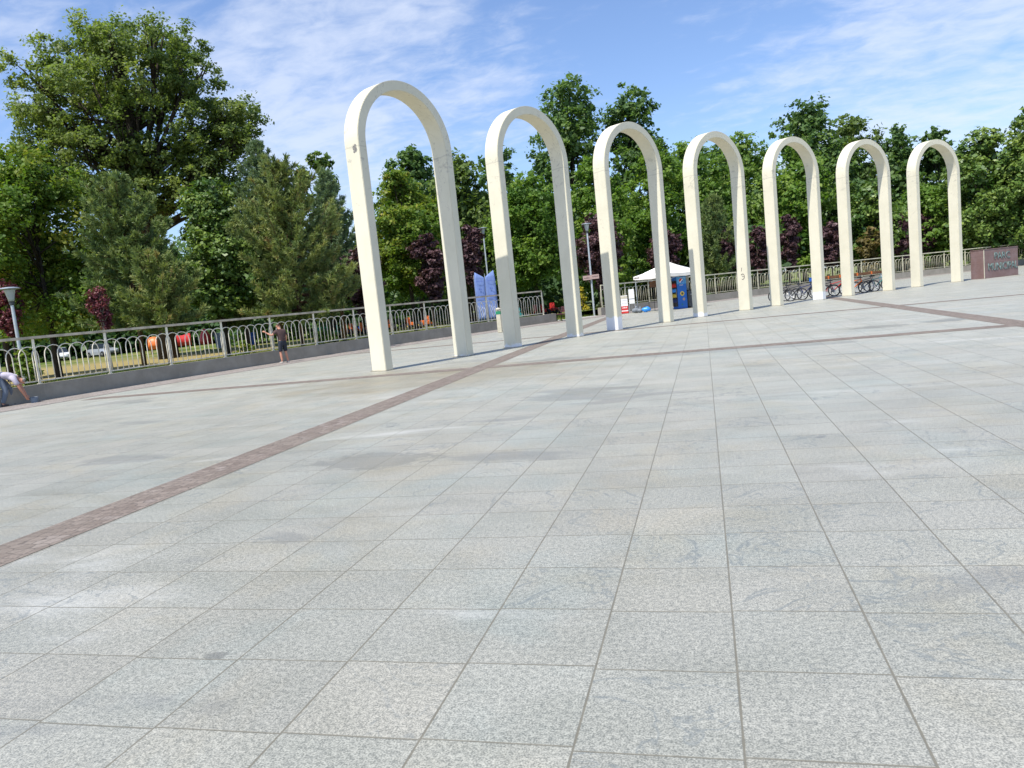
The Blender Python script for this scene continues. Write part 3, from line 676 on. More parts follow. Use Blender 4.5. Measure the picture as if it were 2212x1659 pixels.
def pine(xy, z0, z1, w, mat, label, group=None, dens=1.15, needle=0.22, name='pine_tree', spire=0.0):
    root = empty(name, (xy[0], xy[1], 0)); tb = MB(); H = z1
    tb.tube([(0, 0, -0.1), (0.05, 0.02, H * 0.3), (-0.03, 0.04, H * 0.65), (0, 0, H * 0.96)], [0.013 * H, 0.011 * H, 0.007 * H, 0.002 * H], 8)
    tips = []; z = z0
    while z < z1 - 0.25:
        h = (z - z0) / (z1 - z0); rl = w / 2 * (max(0.03, 1 - h ** 1.5) ** 0.8) * min(1, 0.75 + h * 2) 
        nb = int(rng.integers(5, 8)); a0 = rng.uniform(0, 6.3)
        for b in range(nb):
            a = a0 + b * 6.283 / nb + rng.normal(0, 0.25); L = rl * rng.uniform(0.55, 1.12)
            up = 0.15 + 0.75 * h + rng.uniform(-0.15, 0.2)
            p = [Vector((L * s * math.cos(a), L * s * math.sin(a), z + L * up * s ** 1.6 - 0.10 * L * math.sin(s * 3.1))) for s in (0, 0.35, 0.7, 1.0)]
            tb.tube(p, [0.011 * H * (1.1 - h) * 0.5, 0.02, 0.014, 0.006], 4)
            nt = max(3, int(L / 0.24 * dens))
            for s in np.linspace(0.25, 1.0, nt):
                i = min(2, int(s * 3)); q = p[i].lerp(p[i + 1], min(1, (s - (0, .35, .7)[i]) / (.35, .35, .3)[i]))
                for _ in range(3 if s < 0.95 else 2):
                    off = rng.normal(0, 1, 3) * np.array([0.16, 0.16, 0.10]) * (0.4 + L * 0.28) * (1.1 - 0.5 * s)
                    dirn = np.array([math.cos(a) * 0.8, math.sin(a) * 0.8, 0.55 + up * 0.6]) + rng.normal(0, 0.25, 3)
                    tips.append((np.array(q) + off, dirn))
        z += rng.uniform(0.30, 0.46) * (1 if H > 5 else 0.7)
    for s in np.linspace(0, 1, 6): tips.append((np.array([0, 0, z1 - 0.55 + 0.5 * s]), np.array([0, 0, 1.0])))
    tb.build('trunk', M['pinebark'], root, smooth=True)
    C, A_, S, T = [], [], [], []
    for c, d in tips:
        d = d / np.linalg.norm(d); m = int(32 * dens); tt = 0.5 + rng.normal(0, 0.17)
        nd = d + rng.normal(0, 0.55, (m, 3)); nd /= np.linalg.norm(nd, axis=1, keepdims=True)
        L = needle * rng.uniform(0.6, 1.25, m); C.append(c + d * rng.uniform(-0.1, 0.1, (m, 1))); A_.append(nd * L[:, None]); T.append(tt + rng.normal(0, 0.1, m))
    C = np.concatenate(C); A_ = np.concatenate(A_); T = np.concatenate(T); n = len(C)
    side = np.cross(A_, rng.normal(size=(n, 3))); side /= np.linalg.norm(side, axis=1, keepdims=True); side *= needle * 0.10
    v = np.stack([C - side, C + side, C + A_ + side * 0.4, C + A_ - side * 0.4], 1).reshape(-1, 3)
    me = bpy.data.meshes.new('crown'); me.vertices.add(4 * n); me.vertices.foreach_set('co', v.astype(np.float32).ravel())
    me.loops.add(4 * n); me.loops.foreach_set('vertex_index', np.arange(4 * n, dtype=np.int32)); me.polygons.add(n)
    me.polygons.foreach_set('loop_start', np.arange(n, dtype=np.int32) * 4)
    at = me.attributes.new('tint', 'FLOAT', 'FACE'); at.data.foreach_set('value', np.clip(T, 0, 1).astype(np.float32)); me.update(); me.materials.append(mat)
    o = bpy.data.objects.new('crown', me); COL.objects.link(o); o.parent = root
    return tag(root, label, 'tree', group)
LM = dict(
    oak=leaf_mat('oak leaves', [(0.1, (0.082, 0.130, 0.043)), (0.5, (0.166, 0.225, 0.066)), (0.9, (0.284, 0.330, 0.095))], 0.5),
    yellow=leaf_mat('yellow green maple leaves', [(0.1, (0.071, 0.141, 0.022)), (0.5, (0.148, 0.233, 0.035)), (0.85, (0.260, 0.283, 0.042)), (1.0, (0.340, 0.283, 0.047))]),
    maple=leaf_mat('mid green leaves', [(0.1, (0.066, 0.138, 0.021)), (0.5, (0.139, 0.241, 0.040)), (0.9, (0.246, 0.337, 0.063))]),
    dmaple=leaf_mat('dark glossy leaves', [(0.1, (0.052, 0.116, 0.019)), (0.5, (0.118, 0.196, 0.036)), (0.9, (0.236, 0.311, 0.066))], 0.25, 0.5),
    dark=leaf_mat('dark green leaves', [(0.1, (0.059, 0.116, 0.045)), (0.5, (0.118, 0.202, 0.066)), (0.9, (0.202, 0.290, 0.089))]),
    olive=leaf_mat('olive green leaves', [(0.1, (0.077, 0.119, 0.038)), (0.5, (0.129, 0.189, 0.054)), (0.9, (0.197, 0.268, 0.076))]),
    light=leaf_mat('light green leaves', [(0.1, (0.082, 0.156, 0.033)), (0.5, (0.164, 0.267, 0.058)), (0.9, (0.263, 0.345, 0.099))]),
    pine=leaf_mat('pine needles', [(0.1, (0.080, 0.135, 0.063)), (0.5, (0.177, 0.243, 0.086)), (0.9, (0.300, 0.348, 0.119))], 0.2, 0.2),
    pineb=leaf_mat('yellowish brown pine needles', [(0.05, (0.092, 0.138, 0.053)), (0.4, (0.181, 0.238, 0.076)), (0.75, (0.304, 0.331, 0.107)), (1, (0.351, 0.256, 0.107))], 0.2, 0.2),
    pinec=leaf_mat('bluish pine needles', [(0.1, (0.098, 0.151, 0.087)), (0.5, (0.184, 0.257, 0.137)), (0.9, (0.294, 0.358, 0.165))], 0.2, 0.2),
    plum=leaf_mat('purple plum leaves', [(0.1, (0.040, 0.019, 0.022)), (0.5, (0.089, 0.045, 0.050)), (0.9, (0.171, 0.095, 0.098))], 0.2, 0.35),
    plumred=leaf_mat('red purple plum leaves', [(0.1, (0.082, 0.020, 0.027)), (0.5, (0.163, 0.039, 0.055)), (0.9, (0.233, 0.080, 0.086))], 0.25, 0.3),
    brown=leaf_mat('dry brown leaves', [(0.1, (0.125, 0.108, 0.039)), (0.5, (0.217, 0.175, 0.070)), (0.9, (0.300, 0.208, 0.087))]),
    gold=leaf_mat('golden leaves', [(0.1, (0.300, 0.267, 0.027)), (0.5, (0.534, 0.434, 0.052)), (0.9, (0.550, 0.500, 0.070))]),
)
G1 = 'trees behind the fence'; G2 = 'tall trees at the back of the park'
# the big oak on the left: limbs and lobes set by hand
oak_l = []
for (x, z, lr) in [(-6.8, 19.0, 2.0), (-4.6, 20.8, 2.2), (-1.8, 21.6, 2.0), (0.6, 20.6, 1.7), (2.3, 21.0, 2.0), (4.6, 20.4, 2.0), (6.4, 18.4, 1.9), (8.2, 15.8, 1.9), (7.6, 13.4, 1.8), (-8.4, 16.6, 1.8), (-8.0, 14.4, 1.6),
                   (-5.6, 16.4, 2.2), (-2.8, 17.8, 2.3), (0.2, 17.4, 2.3), (3.2, 17.6, 2.3), (5.6, 15.4, 2.1), (-5.6, 12.9, 1.9), (-3.2, 14.6, 2.1), (0.6, 14.0, 2.2), (3.2, 13.8, 2.2), (6.0, 12.4, 1.9), (-4.6, 11.2, 1.6),
                   (1.8, 11.0, 1.9), (4.4, 10.4, 1.9), (6.8, 10.8, 1.6), (-1.4, 11.6, 1.8), (-7.4, 12.0, 1.4), (8.9, 14.3, 1.2)]:
    for _ in range(3):
        y = rng.uniform(-1, 1) * math.sqrt(max(4.0, 70 - x * x - (z - 15.5) ** 2)) * 0.62
        f_ = _F.x / _F.y
        oak_l.append((x * 0.78 + rng.normal(0, 0.25), y * 0.8 + x * 0.2, z + 0.3 + rng.normal(0, 0.4), lr * rng.uniform(0.75, 1.0), 1))
broadleaf('oak_tree', (-37.2, 46.1), 9.3, 24.0, 18.8, LM['oak'], 0, 0.115, 115000, label='huge spreading oak towering over everything at the left with dark limbs showing', group=G1, lobes=oak_l, fork=0.15, thick=0.022, gap=0.14, open_=0.9, spike=0.25)
B = broadleaf
B('maple_tree', (-30.6, 30.0), 1.8, 11.3, 8.2, LM['yellow'], 36, 0.10, 46000, 'dome', label='broad yellow green maple at the left edge behind the lamp', group=G1)
B('maple_tree', (-37.3, 33.4), 2.0, 12.4, 6.5, LM['maple'], 22, 0.15, 12000, 'dome', label='green maple cut off by the left edge of the view', group=G1)
pine((-25.9, 30.3), 2.3, 9.2, 6.2, LM['pine'], 'greyish green pine between the yellow maple and the dark maple', G1)
B('maple_tree', (-23.1, 33.0), 2.1, 9.1, 6.2, LM['dmaple'], 32, 0.11, 34000, 'cone', label='dark glossy maple standing between two pines', group=G1)
pine((-22.0, 27.2), 2.0, 5.1, 3.9, LM['pineb'], 'low spreading pine just behind the fence left of the dark maple', G1)
pine((-23.6, 34.6), 1.8, 3.1, 2.6, LM['pineb'], 'dwarf pine peeping over the rail below the dark maple', G1)
pine((-19.0, 33.0), 1.9, 9.2, 6.8, LM['pineb'], 'bushy yellowish brown pine behind the man in the brown shirt', G1, dens=1.05)
pine((-25.4, 41.8), 2.6, 12.6, 4.8, LM['pinec'], 'bluish pine whose pointed candles stick up above the brown pine', G1, needle=0.24)
pine((-20.4, 40.2), 2.4, 10.0, 3.8, LM['pinec'], 'slim bluish pine just left of the nearest arch', G1, needle=0.22)
B('lime_tree', (-33.5, 50.5), 3.0, 12.6, 8.0, LM['dark'], 26, 0.17, 15000, 'dome', label='dark rounded tree filling the space under the big oak', group=G1)
B('lime_tree', (-43.0, 52.5), 3.0, 9.8, 7.0, LM['dark'], 28, 0.17, 16000, 'dome', label='low dark tree below the left half of the big oak', group=G1)
B('ash_tree', (-30.2, 57.8), 5.0, 15.6, 5.4, LM['dmaple'], 16, 0.21, 7000, 'round', label='small topped tree peeping over the pines left of the nearest arch', group=G1, gap=0.1)
B('maple_tree', (-18.9, 47.8), 2.2, 10.9, 6.6, LM['yellow'], 32, 0.12, 34000, 'dome', label='yellow green maple framed by the nearest arch', group=G1)
B('lime_tree', (-25.7, 67.3), 4, 16.8, 9.0, LM['dark'], 26, 0.22, 15000, 'dome', label='dark tree behind the yellow maple inside the nearest arch', group=G2)
B('lime_tree', (-20.2, 64.6), 2.6, 14.6, 8.6, LM['olive'], 30, 0.2, 18000, 'dome', label='olive green tree between the first and second arch', group=G2)
B('lime_tree', (-20.6, 79.1), 3, 17.6, 8.0, LM['dark'], 24, 0.25, 12000, 'tall', label='dark pointed tree seen through the top of the second arch', group=G2, spike=0.4)
for nm, X, Y, z1, w, lab, seedl in [('poplar_tree', -13.6, 86.3, 25.0, 12.5, 'tallest dark tree with ragged twin tops behind the second arch', 34), ('poplar_tree', -7.6, 90.8, 24.2, 11.5, 'tall dark tree above the third arch, second tallest at the back', 30)]:
    B(nm, (X, Y), 1.5, z1, w, LM['dark'], seedl, 0.25, 27000, 'tall', label=lab, group=G2, spike=0.5, gap=0.1)
B('maple_tree', (-12.9, 59.6), 2.3, 11.2, 7.8, LM['maple'], 32, 0.145, 30000, 'dome', label='bright green maple filling the second arch', group=G1)
B('maple_tree', (-8.2, 65.1), 1.2, 13.3, 6.6, LM['maple'], 28, 0.155, 22000, 'dome', label='green maple behind the lamp with the signboard', group=G1)
B('maple_tree', (-3.7, 72.7), 1.3, 14.8, 8.4, LM['maple'], 32, 0.165, 25000, 'dome', label='big green maple behind the white canopy', group=G1)
pine((1.3, 69.4), 1.2, 8.8, 4.8, LM['pine'], 'greenish pine showing inside the fourth arch', G1, needle=0.3, dens=0.8)
B('lime_tree', (5.1, 89.7), 1.5, 17.4, 11.5, LM['light'], 34, 0.22, 20000, 'dome', label='light green tree between the fourth and fifth arch', group=G2, spike=0.3)
B('lime_tree', (-0.4, 84.0), 2.0, 16.4, 10.0, LM['light'], 30, 0.22, 17000, 'dome', label='light green tree behind the crown of the fourth arch', group=G2, spike=0.3)
B('lime_tree', (2.0, 101.8), 2.5, 18.9, 9.0, LM['dark'], 22, 0.3, 8000, 'tall', label='dark tree far back peeping over the fourth arch', group=G2, spike=0.3)
B('ash_tree', (13.7, 100.6), 2.0, 21.8, 12.0, LM['dark'], 34, 0.27, 20000, 'dome', label='tall feathery tree above and left of the sixth arch', group=G2, spike=0.5, gap=0.12)
B('ash_tree', (19.2, 104.0), 2.0, 20.2, 10.0, LM['olive'], 28, 0.27, 14000, 'round', label='tall olive tree rising behind the sixth arch', group=G2, spike=0.4, gap=0.12)
B('maple_tree', (10.0, 82.4), 1.0, 14.2, 9.0, LM['maple'], 30, 0.22, 16000, 'dome', label='green maple between the fifth and sixth arch', group=G2)
B('lime_tree', (24.2, 103.2), 1.6, 17.8, 9.5, LM['dark'], 26, 0.27, 13000, 'dome', label='dark rounded tree between the sixth and seventh arch', group=G2, spike=0.3)
B('maple_tree', (16.6, 82.0), 0.8, 9.6, 7.6, LM['dmaple'], 24, 0.2, 12000, 'dome', label='low dark green tree inside the sixth arch', group=G2)
B('lime_tree', (28.0, 101.8), 1.3, 16.8, 9.0, LM['dark'], 26, 0.27, 13000, 'dome', label='dark tree behind the crown of the seventh arch', group=G2, spike=0.2)
B('maple_tree', (22.5, 85.4), 0.8, 9.2, 8.0, LM['maple'], 24, 0.21, 12000, 'dome', label='low green tree inside the seventh arch', group=G2)
B('oak_tree', (26.6, 82.4), 0.6, 13.2, 9.4, LM['dmaple'], 32, 0.2, 20000, 'dome', label='dense green oak right of the seventh arch', group=G2)
B('oak_tree', (31.0, 81.2), 0.3, 14.6, 11.0, LM['dmaple'], 34, 0.21, 22000, 'dome', label='dense oak behind the granite monument at the right edge', group=G2)
B('oak_tree', (37.5, 87.1), 0.3, 14.0, 9.0, LM['dark'], 24, 0.24, 10000, 'dome', label='dark oak cut off by the right edge of the view', group=G2)
B('maple_tree', (-6.0, 77.0), 1.5, 9.4, 6.2, LM['olive'], 20, 0.22, 9000, 'dome', label='olive tree low between the third and fourth arch', group=G1)
GP = 'purple leaved plum trees'
for x, y, z1, z0, w, lab in [
    (-17.3, 37.3, 5.2, 1.5, 3.1, 'purple plum tree behind the left leg of the nearest arch'), (-16.1, 43.9, 6.1, 1.8, 2.6, 'purple plum tree framed by the nearest arch'),
    (-14.2, 46.5, 6.6, 2.6, 2.3, 'purple plum tree right of the nearest arch above the blue banner'), (-7.5, 56.8, 7.2, 1.5, 4.4, 'large purple plum tree behind the lamp with the signboard'),
    (-3.0, 64.0, 6.0, 2.2, 3.2, 'purple plum tree above the white canopy'), (2.3, 69.6, 6.1, 1.9, 2.5, 'purple plum tree right of the fourth arch, first of a close pair'),
    (4.7, 70.2, 5.8, 1.7, 2.7, 'purple plum tree left of the fifth arch, second of a close pair'), (7.4, 71.0, 6.5, 1.6, 2.5, 'purple plum tree inside the fifth arch'),
    (11.7, 76.2, 5.8, 1.6, 2.8, 'purple plum tree left of the sixth arch'), (18.7, 80.1, 5.9, 1.6, 2.9, 'purple plum tree left of the seventh arch'), (21.4, 84.0, 5.9, 1.6, 2.8, 'purple plum tree inside the seventh arch')]:
    B('plum_tree', (x, y), z0, z1, w * 0.88, LM['plum'], 20, 0.075 + y * 0.0008, 13000, 'vase', label=lab, group=GP, thick=0.014, fork=0.1, spike=0.35)
B('plum_tree', (-22.4, 24.5), 2.0, 3.75, 1.0, LM['plumred'], 20, 0.048, 4200, 'vase', bark='palebark', label='small reddish plum sapling behind the fence near the left lamp', group=GP, thick=0.010, fork=0.05, spike=0.4)
B('plum_tree', (-29.9, 27.2), 2.2, 4.9, 1.6, LM['plumred'], 18, 0.06, 5200, 'vase', label='reddish plum tree behind the lamp head at the left edge', group=GP, thick=0.012, fork=0.05)
B('shrub', (15.8, 79.3), 0.6, 5.0, 3.0, LM['brown'], 14, 0.17, 5000, 'vase', label='brownish dry shrub inside the sixth arch behind the fence', cat='shrub', thick=0.012, fork=0.05)
B('shrub', (-8.5, 54.2), 0.2, 2.2, 1.0, LM['gold'], 8, 0.07, 900, 'cone', label='small golden shrub on the lawn left of the lamp with the signboard', cat='shrub', thick=0.012, fork=0.05)
B('shrub', tuple(polar(154.6, 1.0))[:2], 0.35, 1.1, 1.1, LM['yellow'], 7, 0.05, 1200, 'dome', label='low yellow green shrub behind the fence beside the man in brown', cat='shrub', thick=0.014, fork=0.05)
B('shrub', tuple(polar(151.6, 1.1))[:2], 0.35, 1.2, 1.5, LM['maple'], 7, 0.06, 1300, 'dome', label='low green shrub behind the fence right of the man in brown', cat='shrub', thick=0.014, fork=0.05)
B('shrub', tuple(polar(160.2, 1.3))[:2], 0.35, 1.7, 1.3, LM['yellow'], 8, 0.06, 1500, 'dome', label='yellow green shrub behind the fence at the foot of the left lamp', cat='shrub', thick=0.014, fork=0.05)
# the wood that closes the park
C = []; Nn = []; T = []
for _ in range(2600):
    a = rng.uniform(-0.86, 0.62); d = rng.uniform(104, 126); x = d * math.sin(a); y = d * math.cos(a) ; 
    z = rng.uniform(0.1, 1.0) ** 0.8 * (12.5 + 1.8 * math.sin(a * 17) + 1.4 * math.sin(a * 41) - 5.5 * max(0, a - 0.05)); m = 34
    C.append(np.array([x, y, z]) + rng.normal(0, 1, (m, 3)) * np.array([1.3, 1.3, 1.0])); Nn.append(np.array([0, -0.4, 0.6]) + rng.normal(0, 0.6, (m, 3))); T.append(0.45 + rng.normal(0, 0.14) + rng.normal(0, 0.1, m))
for _ in range(900):
    a = rng.uniform(-0.88, -0.35); d = rng.uniform(103, 112); x = d * math.sin(a); y = d * math.cos(a); z = rng.uniform(0.0, 1.0) * 4.5; m = 34
    C.append(np.array([x, y, z]) + rng.normal(0, 1, (m, 3)) * np.array([1.2, 1.2, 0.8])); Nn.append(np.array([0, -0.4, 0.6]) + rng.normal(0, 0.6, (m, 3))); T.append(0.3 + rng.normal(0, 0.14) + rng.normal(0, 0.1, m))
for _ in range(420):
    a = rng.uniform(-0.60, 0.10); d = rng.uniform(72, 84); x = d * math.sin(a); y = d * math.cos(a); z = rng.uniform(0.1, 1) * 5.0; m = 40
    C.append(np.array([x, y, z]) + rng.normal(0, 1, (m, 3)) * np.array([0.9, 0.9, 0.7])); Nn.append(np.array([0, -0.4, 0.6]) + rng.normal(0, 0.6, (m, 3))); T.append(0.3 + rng.normal(0, 0.14) + rng.normal(0, 0.1, m))
C = np.concatenate(C); Nn = np.concatenate(Nn); T = np.concatenate(T)
tag(leaf_mesh('woodland', C, Nn, 0.42 * rng.uniform(0.6, 1.3, len(C)), T, LM['dark'], None), kind='stuff')

# ------------------------------------------------------------------ people
def skin_obj(name, joints, edges, mat, parent, sub=2, root=0, extra=None):
    keys = list(joints); me = bpy.data.meshes.new(name + '_rig')
    me.from_pydata([joints[k][0] for k in keys], [(keys.index(a), keys.index(b)) for a, b in edges], []); me.update()
    o = bpy.data.objects.new(name, me); COL.objects.link(o)
    m1 = o.modifiers.new('skin', 'SKIN'); m1.use_smooth_shade = True
    for i, k in enumerate(keys):
        r = joints[k][1]; me.skin_vertices[0].data[i].radius = r if isinstance(r, tuple) else (r, r)
        me.skin_vertices[0].data[i].use_root = (i == root)
    m2 = o.modifiers.new('sub', 'SUBSURF'); m2.levels = sub; m2.render_levels = sub
    dg = bpy.context.evaluated_depsgraph_get(); dg.update()
    nm = bpy.data.meshes.new_from_object(o.evaluated_get(dg)); bpy.data.objects.remove(o); bpy.data.meshes.remove(me)
    nm.name = name; nm.materials.clear(); nm.materials.append(mat); nm.polygons.foreach_set('use_smooth', [True] * len(nm.polygons))
    q = bpy.data.objects.new(name, nm); COL.objects.link(q); q.parent = parent
    return q
def hand(J, E, pre, wrist, dirv, curl, palm_n, side):
    """palm, four unequal bent fingers and a thumb, grown from the wrist joint"""
    d = Vector(dirv).normalized(); n = Vector(palm_n).normalized(); s = d.cross(n).normalized() * side; w = Vector(wrist)
    J[pre + 'palm'] = (w + d * 0.055, (0.036, 0.017)); E.append((pre + 'wrist', pre + 'palm'))
    for i, L in enumerate((0.070, 0.078, 0.072, 0.056)):
        b = w + d * 0.092 + s * (-0.027 + 0.018 * i); a = 0.35 + curl * 0.9
        d2 = (d * math.cos(a * 0.5) + n * math.sin(a * 0.5)).normalized(); d3 = (d * math.cos(a * 1.3) + n * math.sin(a * 1.3)).normalized()
        J[pre + 'k%d' % i] = (b, 0.0095); J[pre + 'm%d' % i] = (b + d2 * L * 0.55, 0.0088); J[pre + 't%d' % i] = (b + d2 * L * 0.55 + d3 * L * 0.45, 0.0075)
        E += [(pre + 'palm', pre + 'k%d' % i), (pre + 'k%d' % i, pre + 'm%d' % i), (pre + 'm%d' % i, pre + 't%d' % i)]
    tb = w + d * 0.035 - s * 0.036; td = (d * 0.7 - s * 0.6 + n * 0.35).normalized()
    J[pre + 'th0'] = (tb, 0.012); J[pre + 'th1'] = (tb + td * 0.035, 0.0105); J[pre + 'th2'] = (tb + td * 0.062, 0.008)
    E += [(pre + 'palm', pre + 'th0'), (pre + 'th0', pre + 'th1'), (pre + 'th1', pre + 'th2')]
def person(label, loc, rz, P, shirt, legs, hairm, shoem, short_legs, curl):
    """P: joint name -> position; the person faces local +Y"""
    root = empty('person', loc, rz); V = {k: Vector(v) for k, v in P.items()}
    J = {'pelvis': (V['pelvis'], (0.125, 0.10)), 'belly': (V['belly'], (0.125, 0.10)), 'chest': (V['chest'], (0.135, 0.105)), 'neck': (V['neck'], 0.052), 'jaw': (V['jaw'], (0.066, 0.072)), 'head': (V['head'], (0.078, 0.094)), 'crown': (V['crown'], (0.058, 0.066))}
    E = [('pelvis', 'belly'), ('belly', 'chest'), ('chest', 'neck'), ('neck', 'jaw'), ('jaw', 'head'), ('head', 'crown')]
    fwd = Vector(P['face']).normalized(); upv = (V['crown'] - V['jaw']).normalized(); sd = fwd.cross(upv).normalized()
    J['nose'] = (V['head'] + fwd * 0.102 - upv * 0.02, 0.011); E.append(('head', 'nose'))
    J['chin'] = (V['jaw'] + fwd * 0.068 - upv * 0.015, 0.018); E.append(('jaw', 'chin'))
    for q, k in ((-1, 'l'), (1, 'r')):
        J[k + 'ear'] = (V['head'] + sd * q * 0.088 - fwd * 0.005 - upv * 0.015, (0.012, 0.022)); E.append(('head', k + 'ear'))
    for k in 'lr':
        J[k + 'sh'] = (V[k + 'sh'], 0.062); J[k + 'el'] = (V[k + 'el'], 0.042); J[k + 'fa'] = (V[k + 'el'].lerp(V[k + 'wrist'], 0.3), 0.043); J[k + 'wrist'] = (V[k + 'wrist'], (0.03, 0.023))
        E += [('chest', k + 'sh'), (k + 'sh', k + 'el'), (k + 'el', k + 'fa'), (k + 'fa', k + 'wrist')]
        dv = V[k + 'wrist'] - V[k + 'el']
        hand(J, E, k, V[k + 'wrist'], dv, curl[k], P[k + 'palm_n'], 1 if k == 'l' else -1)
        J[k + 'hip'] = (V[k + 'hip'], 0.088); J[k + 'th'] = (V[k + 'hip'].lerp(V[k + 'kn'], 0.4), 0.076); J[k + 'kn'] = (V[k + 'kn'], 0.054); J[k + 'cf'] = (V[k + 'kn'].lerp(V[k + 'an'], 0.35), 0.055); J[k + 'an'] = (V[k + 'an'], 0.036); J[k + 'toe'] = (V[k + 'toe'], (0.036, 0.022))
        E += [('pelvis', k + 'hip'), (k + 'hip', k + 'th'), (k + 'th', k + 'kn'), (k + 'kn', k + 'cf'), (k + 'cf', k + 'an'), (k + 'an', k + 'toe')]
    body = skin_obj('body', J, E, M['skin'], root)
    g = 0.022
    SJ = {'a': (V['pelvis'] + (V['belly'] - V['pelvis']) * -0.55, (0.165, 0.14)), 'b': (V['belly'], (0.155, 0.13)), 'c': (V['chest'], (0.165, 0.13)), 'd': (V['chest'].lerp(V['neck'], 0.72), 0.085)}
    SE = [('a', 'b'), ('b', 'c'), ('c', 'd')]
    for k in 'lr':
        SJ[k + '1'] = (V[k + 'sh'], 0.084); SJ[k + '2'] = (V[k + 'sh'].lerp(V[k + 'el'], 0.72), 0.070); SE += [('c', k + '1'), (k + '1', k + '2')]
    skin_obj('shirt', SJ, SE, shirt, root)
    TJ = {'a': (V['pelvis'].lerp(V['belly'], 0.75), (0.145, 0.122)), 'b': (V['pelvis'], (0.148, 0.126))}; TE = [('a', 'b')]
    for k in 'lr':
        TJ[k + '1'] = (V[k + 'hip'] - Vector((0, 0, 0.03)), 0.108); TJ[k + '2'] = (V[k + 'hip'].lerp(V[k + 'kn'], 0.5), 0.096); TE += [('b', k + '1'), (k + '1', k + '2')]
        TJ[k + '3'] = (V[k + 'kn'] + (V[k + 'hip'] - V[k + 'kn']) * 0.02, 0.088); TE.append((k + '2', k + '3'))
        if not short_legs:
            TJ[k + '4'] = (V[k + 'kn'].lerp(V[k + 'an'], 0.5), 0.076); TJ[k + '5'] = (V[k + 'kn'].lerp(V[k + 'an'], 0.95), 0.068); TE += [(k + '3', k + '4'), (k + '4', k + '5')]
    skin_obj('shorts' if short_legs else 'trousers', TJ, TE, legs, root)
    hj = {'a': (V['head'] - fwd * 0.035 - upv * 0.02, (0.085, 0.085)), 'b': (V['head'] - fwd * 0.022 + upv * 0.05, (0.086, 0.092)), 'c': (V['crown'] + upv * 0.012 - fwd * 0.01, (0.06, 0.066))}
    skin_obj('hair', hj, [('a', 'b'), ('b', 'c')], hairm, root)
    m_ = MB()
    for q in (-1, 1): m_.ball(V['head'] + fwd * 0.088 + sd * q * 0.032 + upv * 0.012, 0.0105, 8)
    m_.build('eyes', M['black'], root, smooth=True)
    m_ = MB(); m_.tube([V['jaw'] + fwd * 0.076 + sd * -0.022 + upv * 0.022, V['jaw'] + fwd * 0.080 + upv * 0.020, V['jaw'] + fwd * 0.076 + sd * 0.022 + upv * 0.022], 0.005, 6); m_.build('mouth', M['maroon'], root, smooth=True)
    for k in 'lr':
        a = V[k + 'an']; t_ = V[k + 'toe']; d = (t_ - a); d.z = 0; d.normalize()
        skin_obj('shoe', {'h': (Vector((a.x, a.y, 0.042)) - d * 0.045, (0.042, 0.040)), 'm': (Vector((a.x, a.y, 0.046)) + d * 0.06, (0.048, 0.043)), 't': (Vector((a.x, a.y, 0.036)) + d * 0.16, (0.045, 0.032))}, [('h', 'm'), ('m', 't')], shoem, root)
    tag(root, label, 'person')
    return root
P2 = dict(pelvis=(0, 0, 0.90), belly=(0, 0.0, 1.06), chest=(0, 0.03, 1.25), neck=(0, 0.07, 1.42), jaw=(0, 0.13, 1.485), head=(0, 0.145, 1.55), crown=(0, 0.145, 1.615), face=(0, 1, -0.35),
          lsh=(-0.19, 0.03, 1.35), lel=(-0.40, 0.08, 1.19), lwrist=(-0.545, 0.26, 1.34), lpalm_n=(0.3, 0.8, -0.4), rsh=(0.19, 0.03, 1.34), rel=(0.245, 0.02, 1.07), rwrist=(0.25, 0.12, 0.86), rpalm_n=(-1, 0.1, 0),
          lhip=(-0.095, 0, 0.86), lkn=(-0.115, 0.03, 0.47), lan=(-0.13, -0.03, 0.075), ltoe=(-0.145, 0.1, 0.035), rhip=(0.095, 0, 0.86), rkn=(0.13, 0.03, 0.47), ran=(0.16, -0.03, 0.075), rtoe=(0.18, 0.1, 0.035))
fx, fy = -0.91, 0.41
person('man in a brown shirt and dark shorts facing the fence with one arm raised', (-17.02, 27.95, 0), math.atan2(fy, fx) - math.pi / 2, P2, M['brownshirt'], M['shorts'], M['hair'], M['shoe'], True, {'l': 0.7, 'r': 0.5})
P1 = dict(pelvis=(0, -0.16, 0.92), belly=(0, -0.01, 0.96), chest=(0, 0.16, 0.91), neck=(0, 0.32, 0.80), jaw=(0, 0.385, 0.735), head=(0, 0.445, 0.715), crown=(0, 0.505, 0.705), face=(0, 0.15, -1),
          lsh=(-0.18, 0.26, 0.80), lel=(-0.17, 0.35, 0.53), lwrist=(-0.10, 0.46, 0.26), lpalm_n=(0.8, 0.3, 0), rsh=(0.18, 0.26, 0.80), rel=(0.20, 0.37, 0.52), rwrist=(0.13, 0.47, 0.24), rpalm_n=(-0.8, 0.3, 0),
          lhip=(-0.095, -0.14, 0.87), lkn=(-0.12, 0.06, 0.47), lan=(-0.13, -0.02, 0.075), ltoe=(-0.14, 0.11, 0.035), rhip=(0.095, -0.14, 0.87), rkn=(0.13, 0.00, 0.46), ran=(0.16, -0.14, 0.075), rtoe=(0.17, 0.0, 0.035))
person('man in a pale lilac shirt bending down to the ground beside the low wall', (-20.62, 18.24, 0), math.atan2(0.6, 0.8) - math.pi / 2, P1, M['lilac'], M['jeans'], M['hairgrey'], M['darkshoe'], False, {'l': 0.8, 'r': 0.8})
bk = empty('bucket', (-20.12, 18.66, 0.008)); m_ = MB(); m_.lathe([(0.095, 0), (0.125, 0.16), (0.13, 0.165), (0.122, 0.165), (0.09, 0.012)], n=18); m_.build('pail', M['greyblue'], bk, smooth=False)
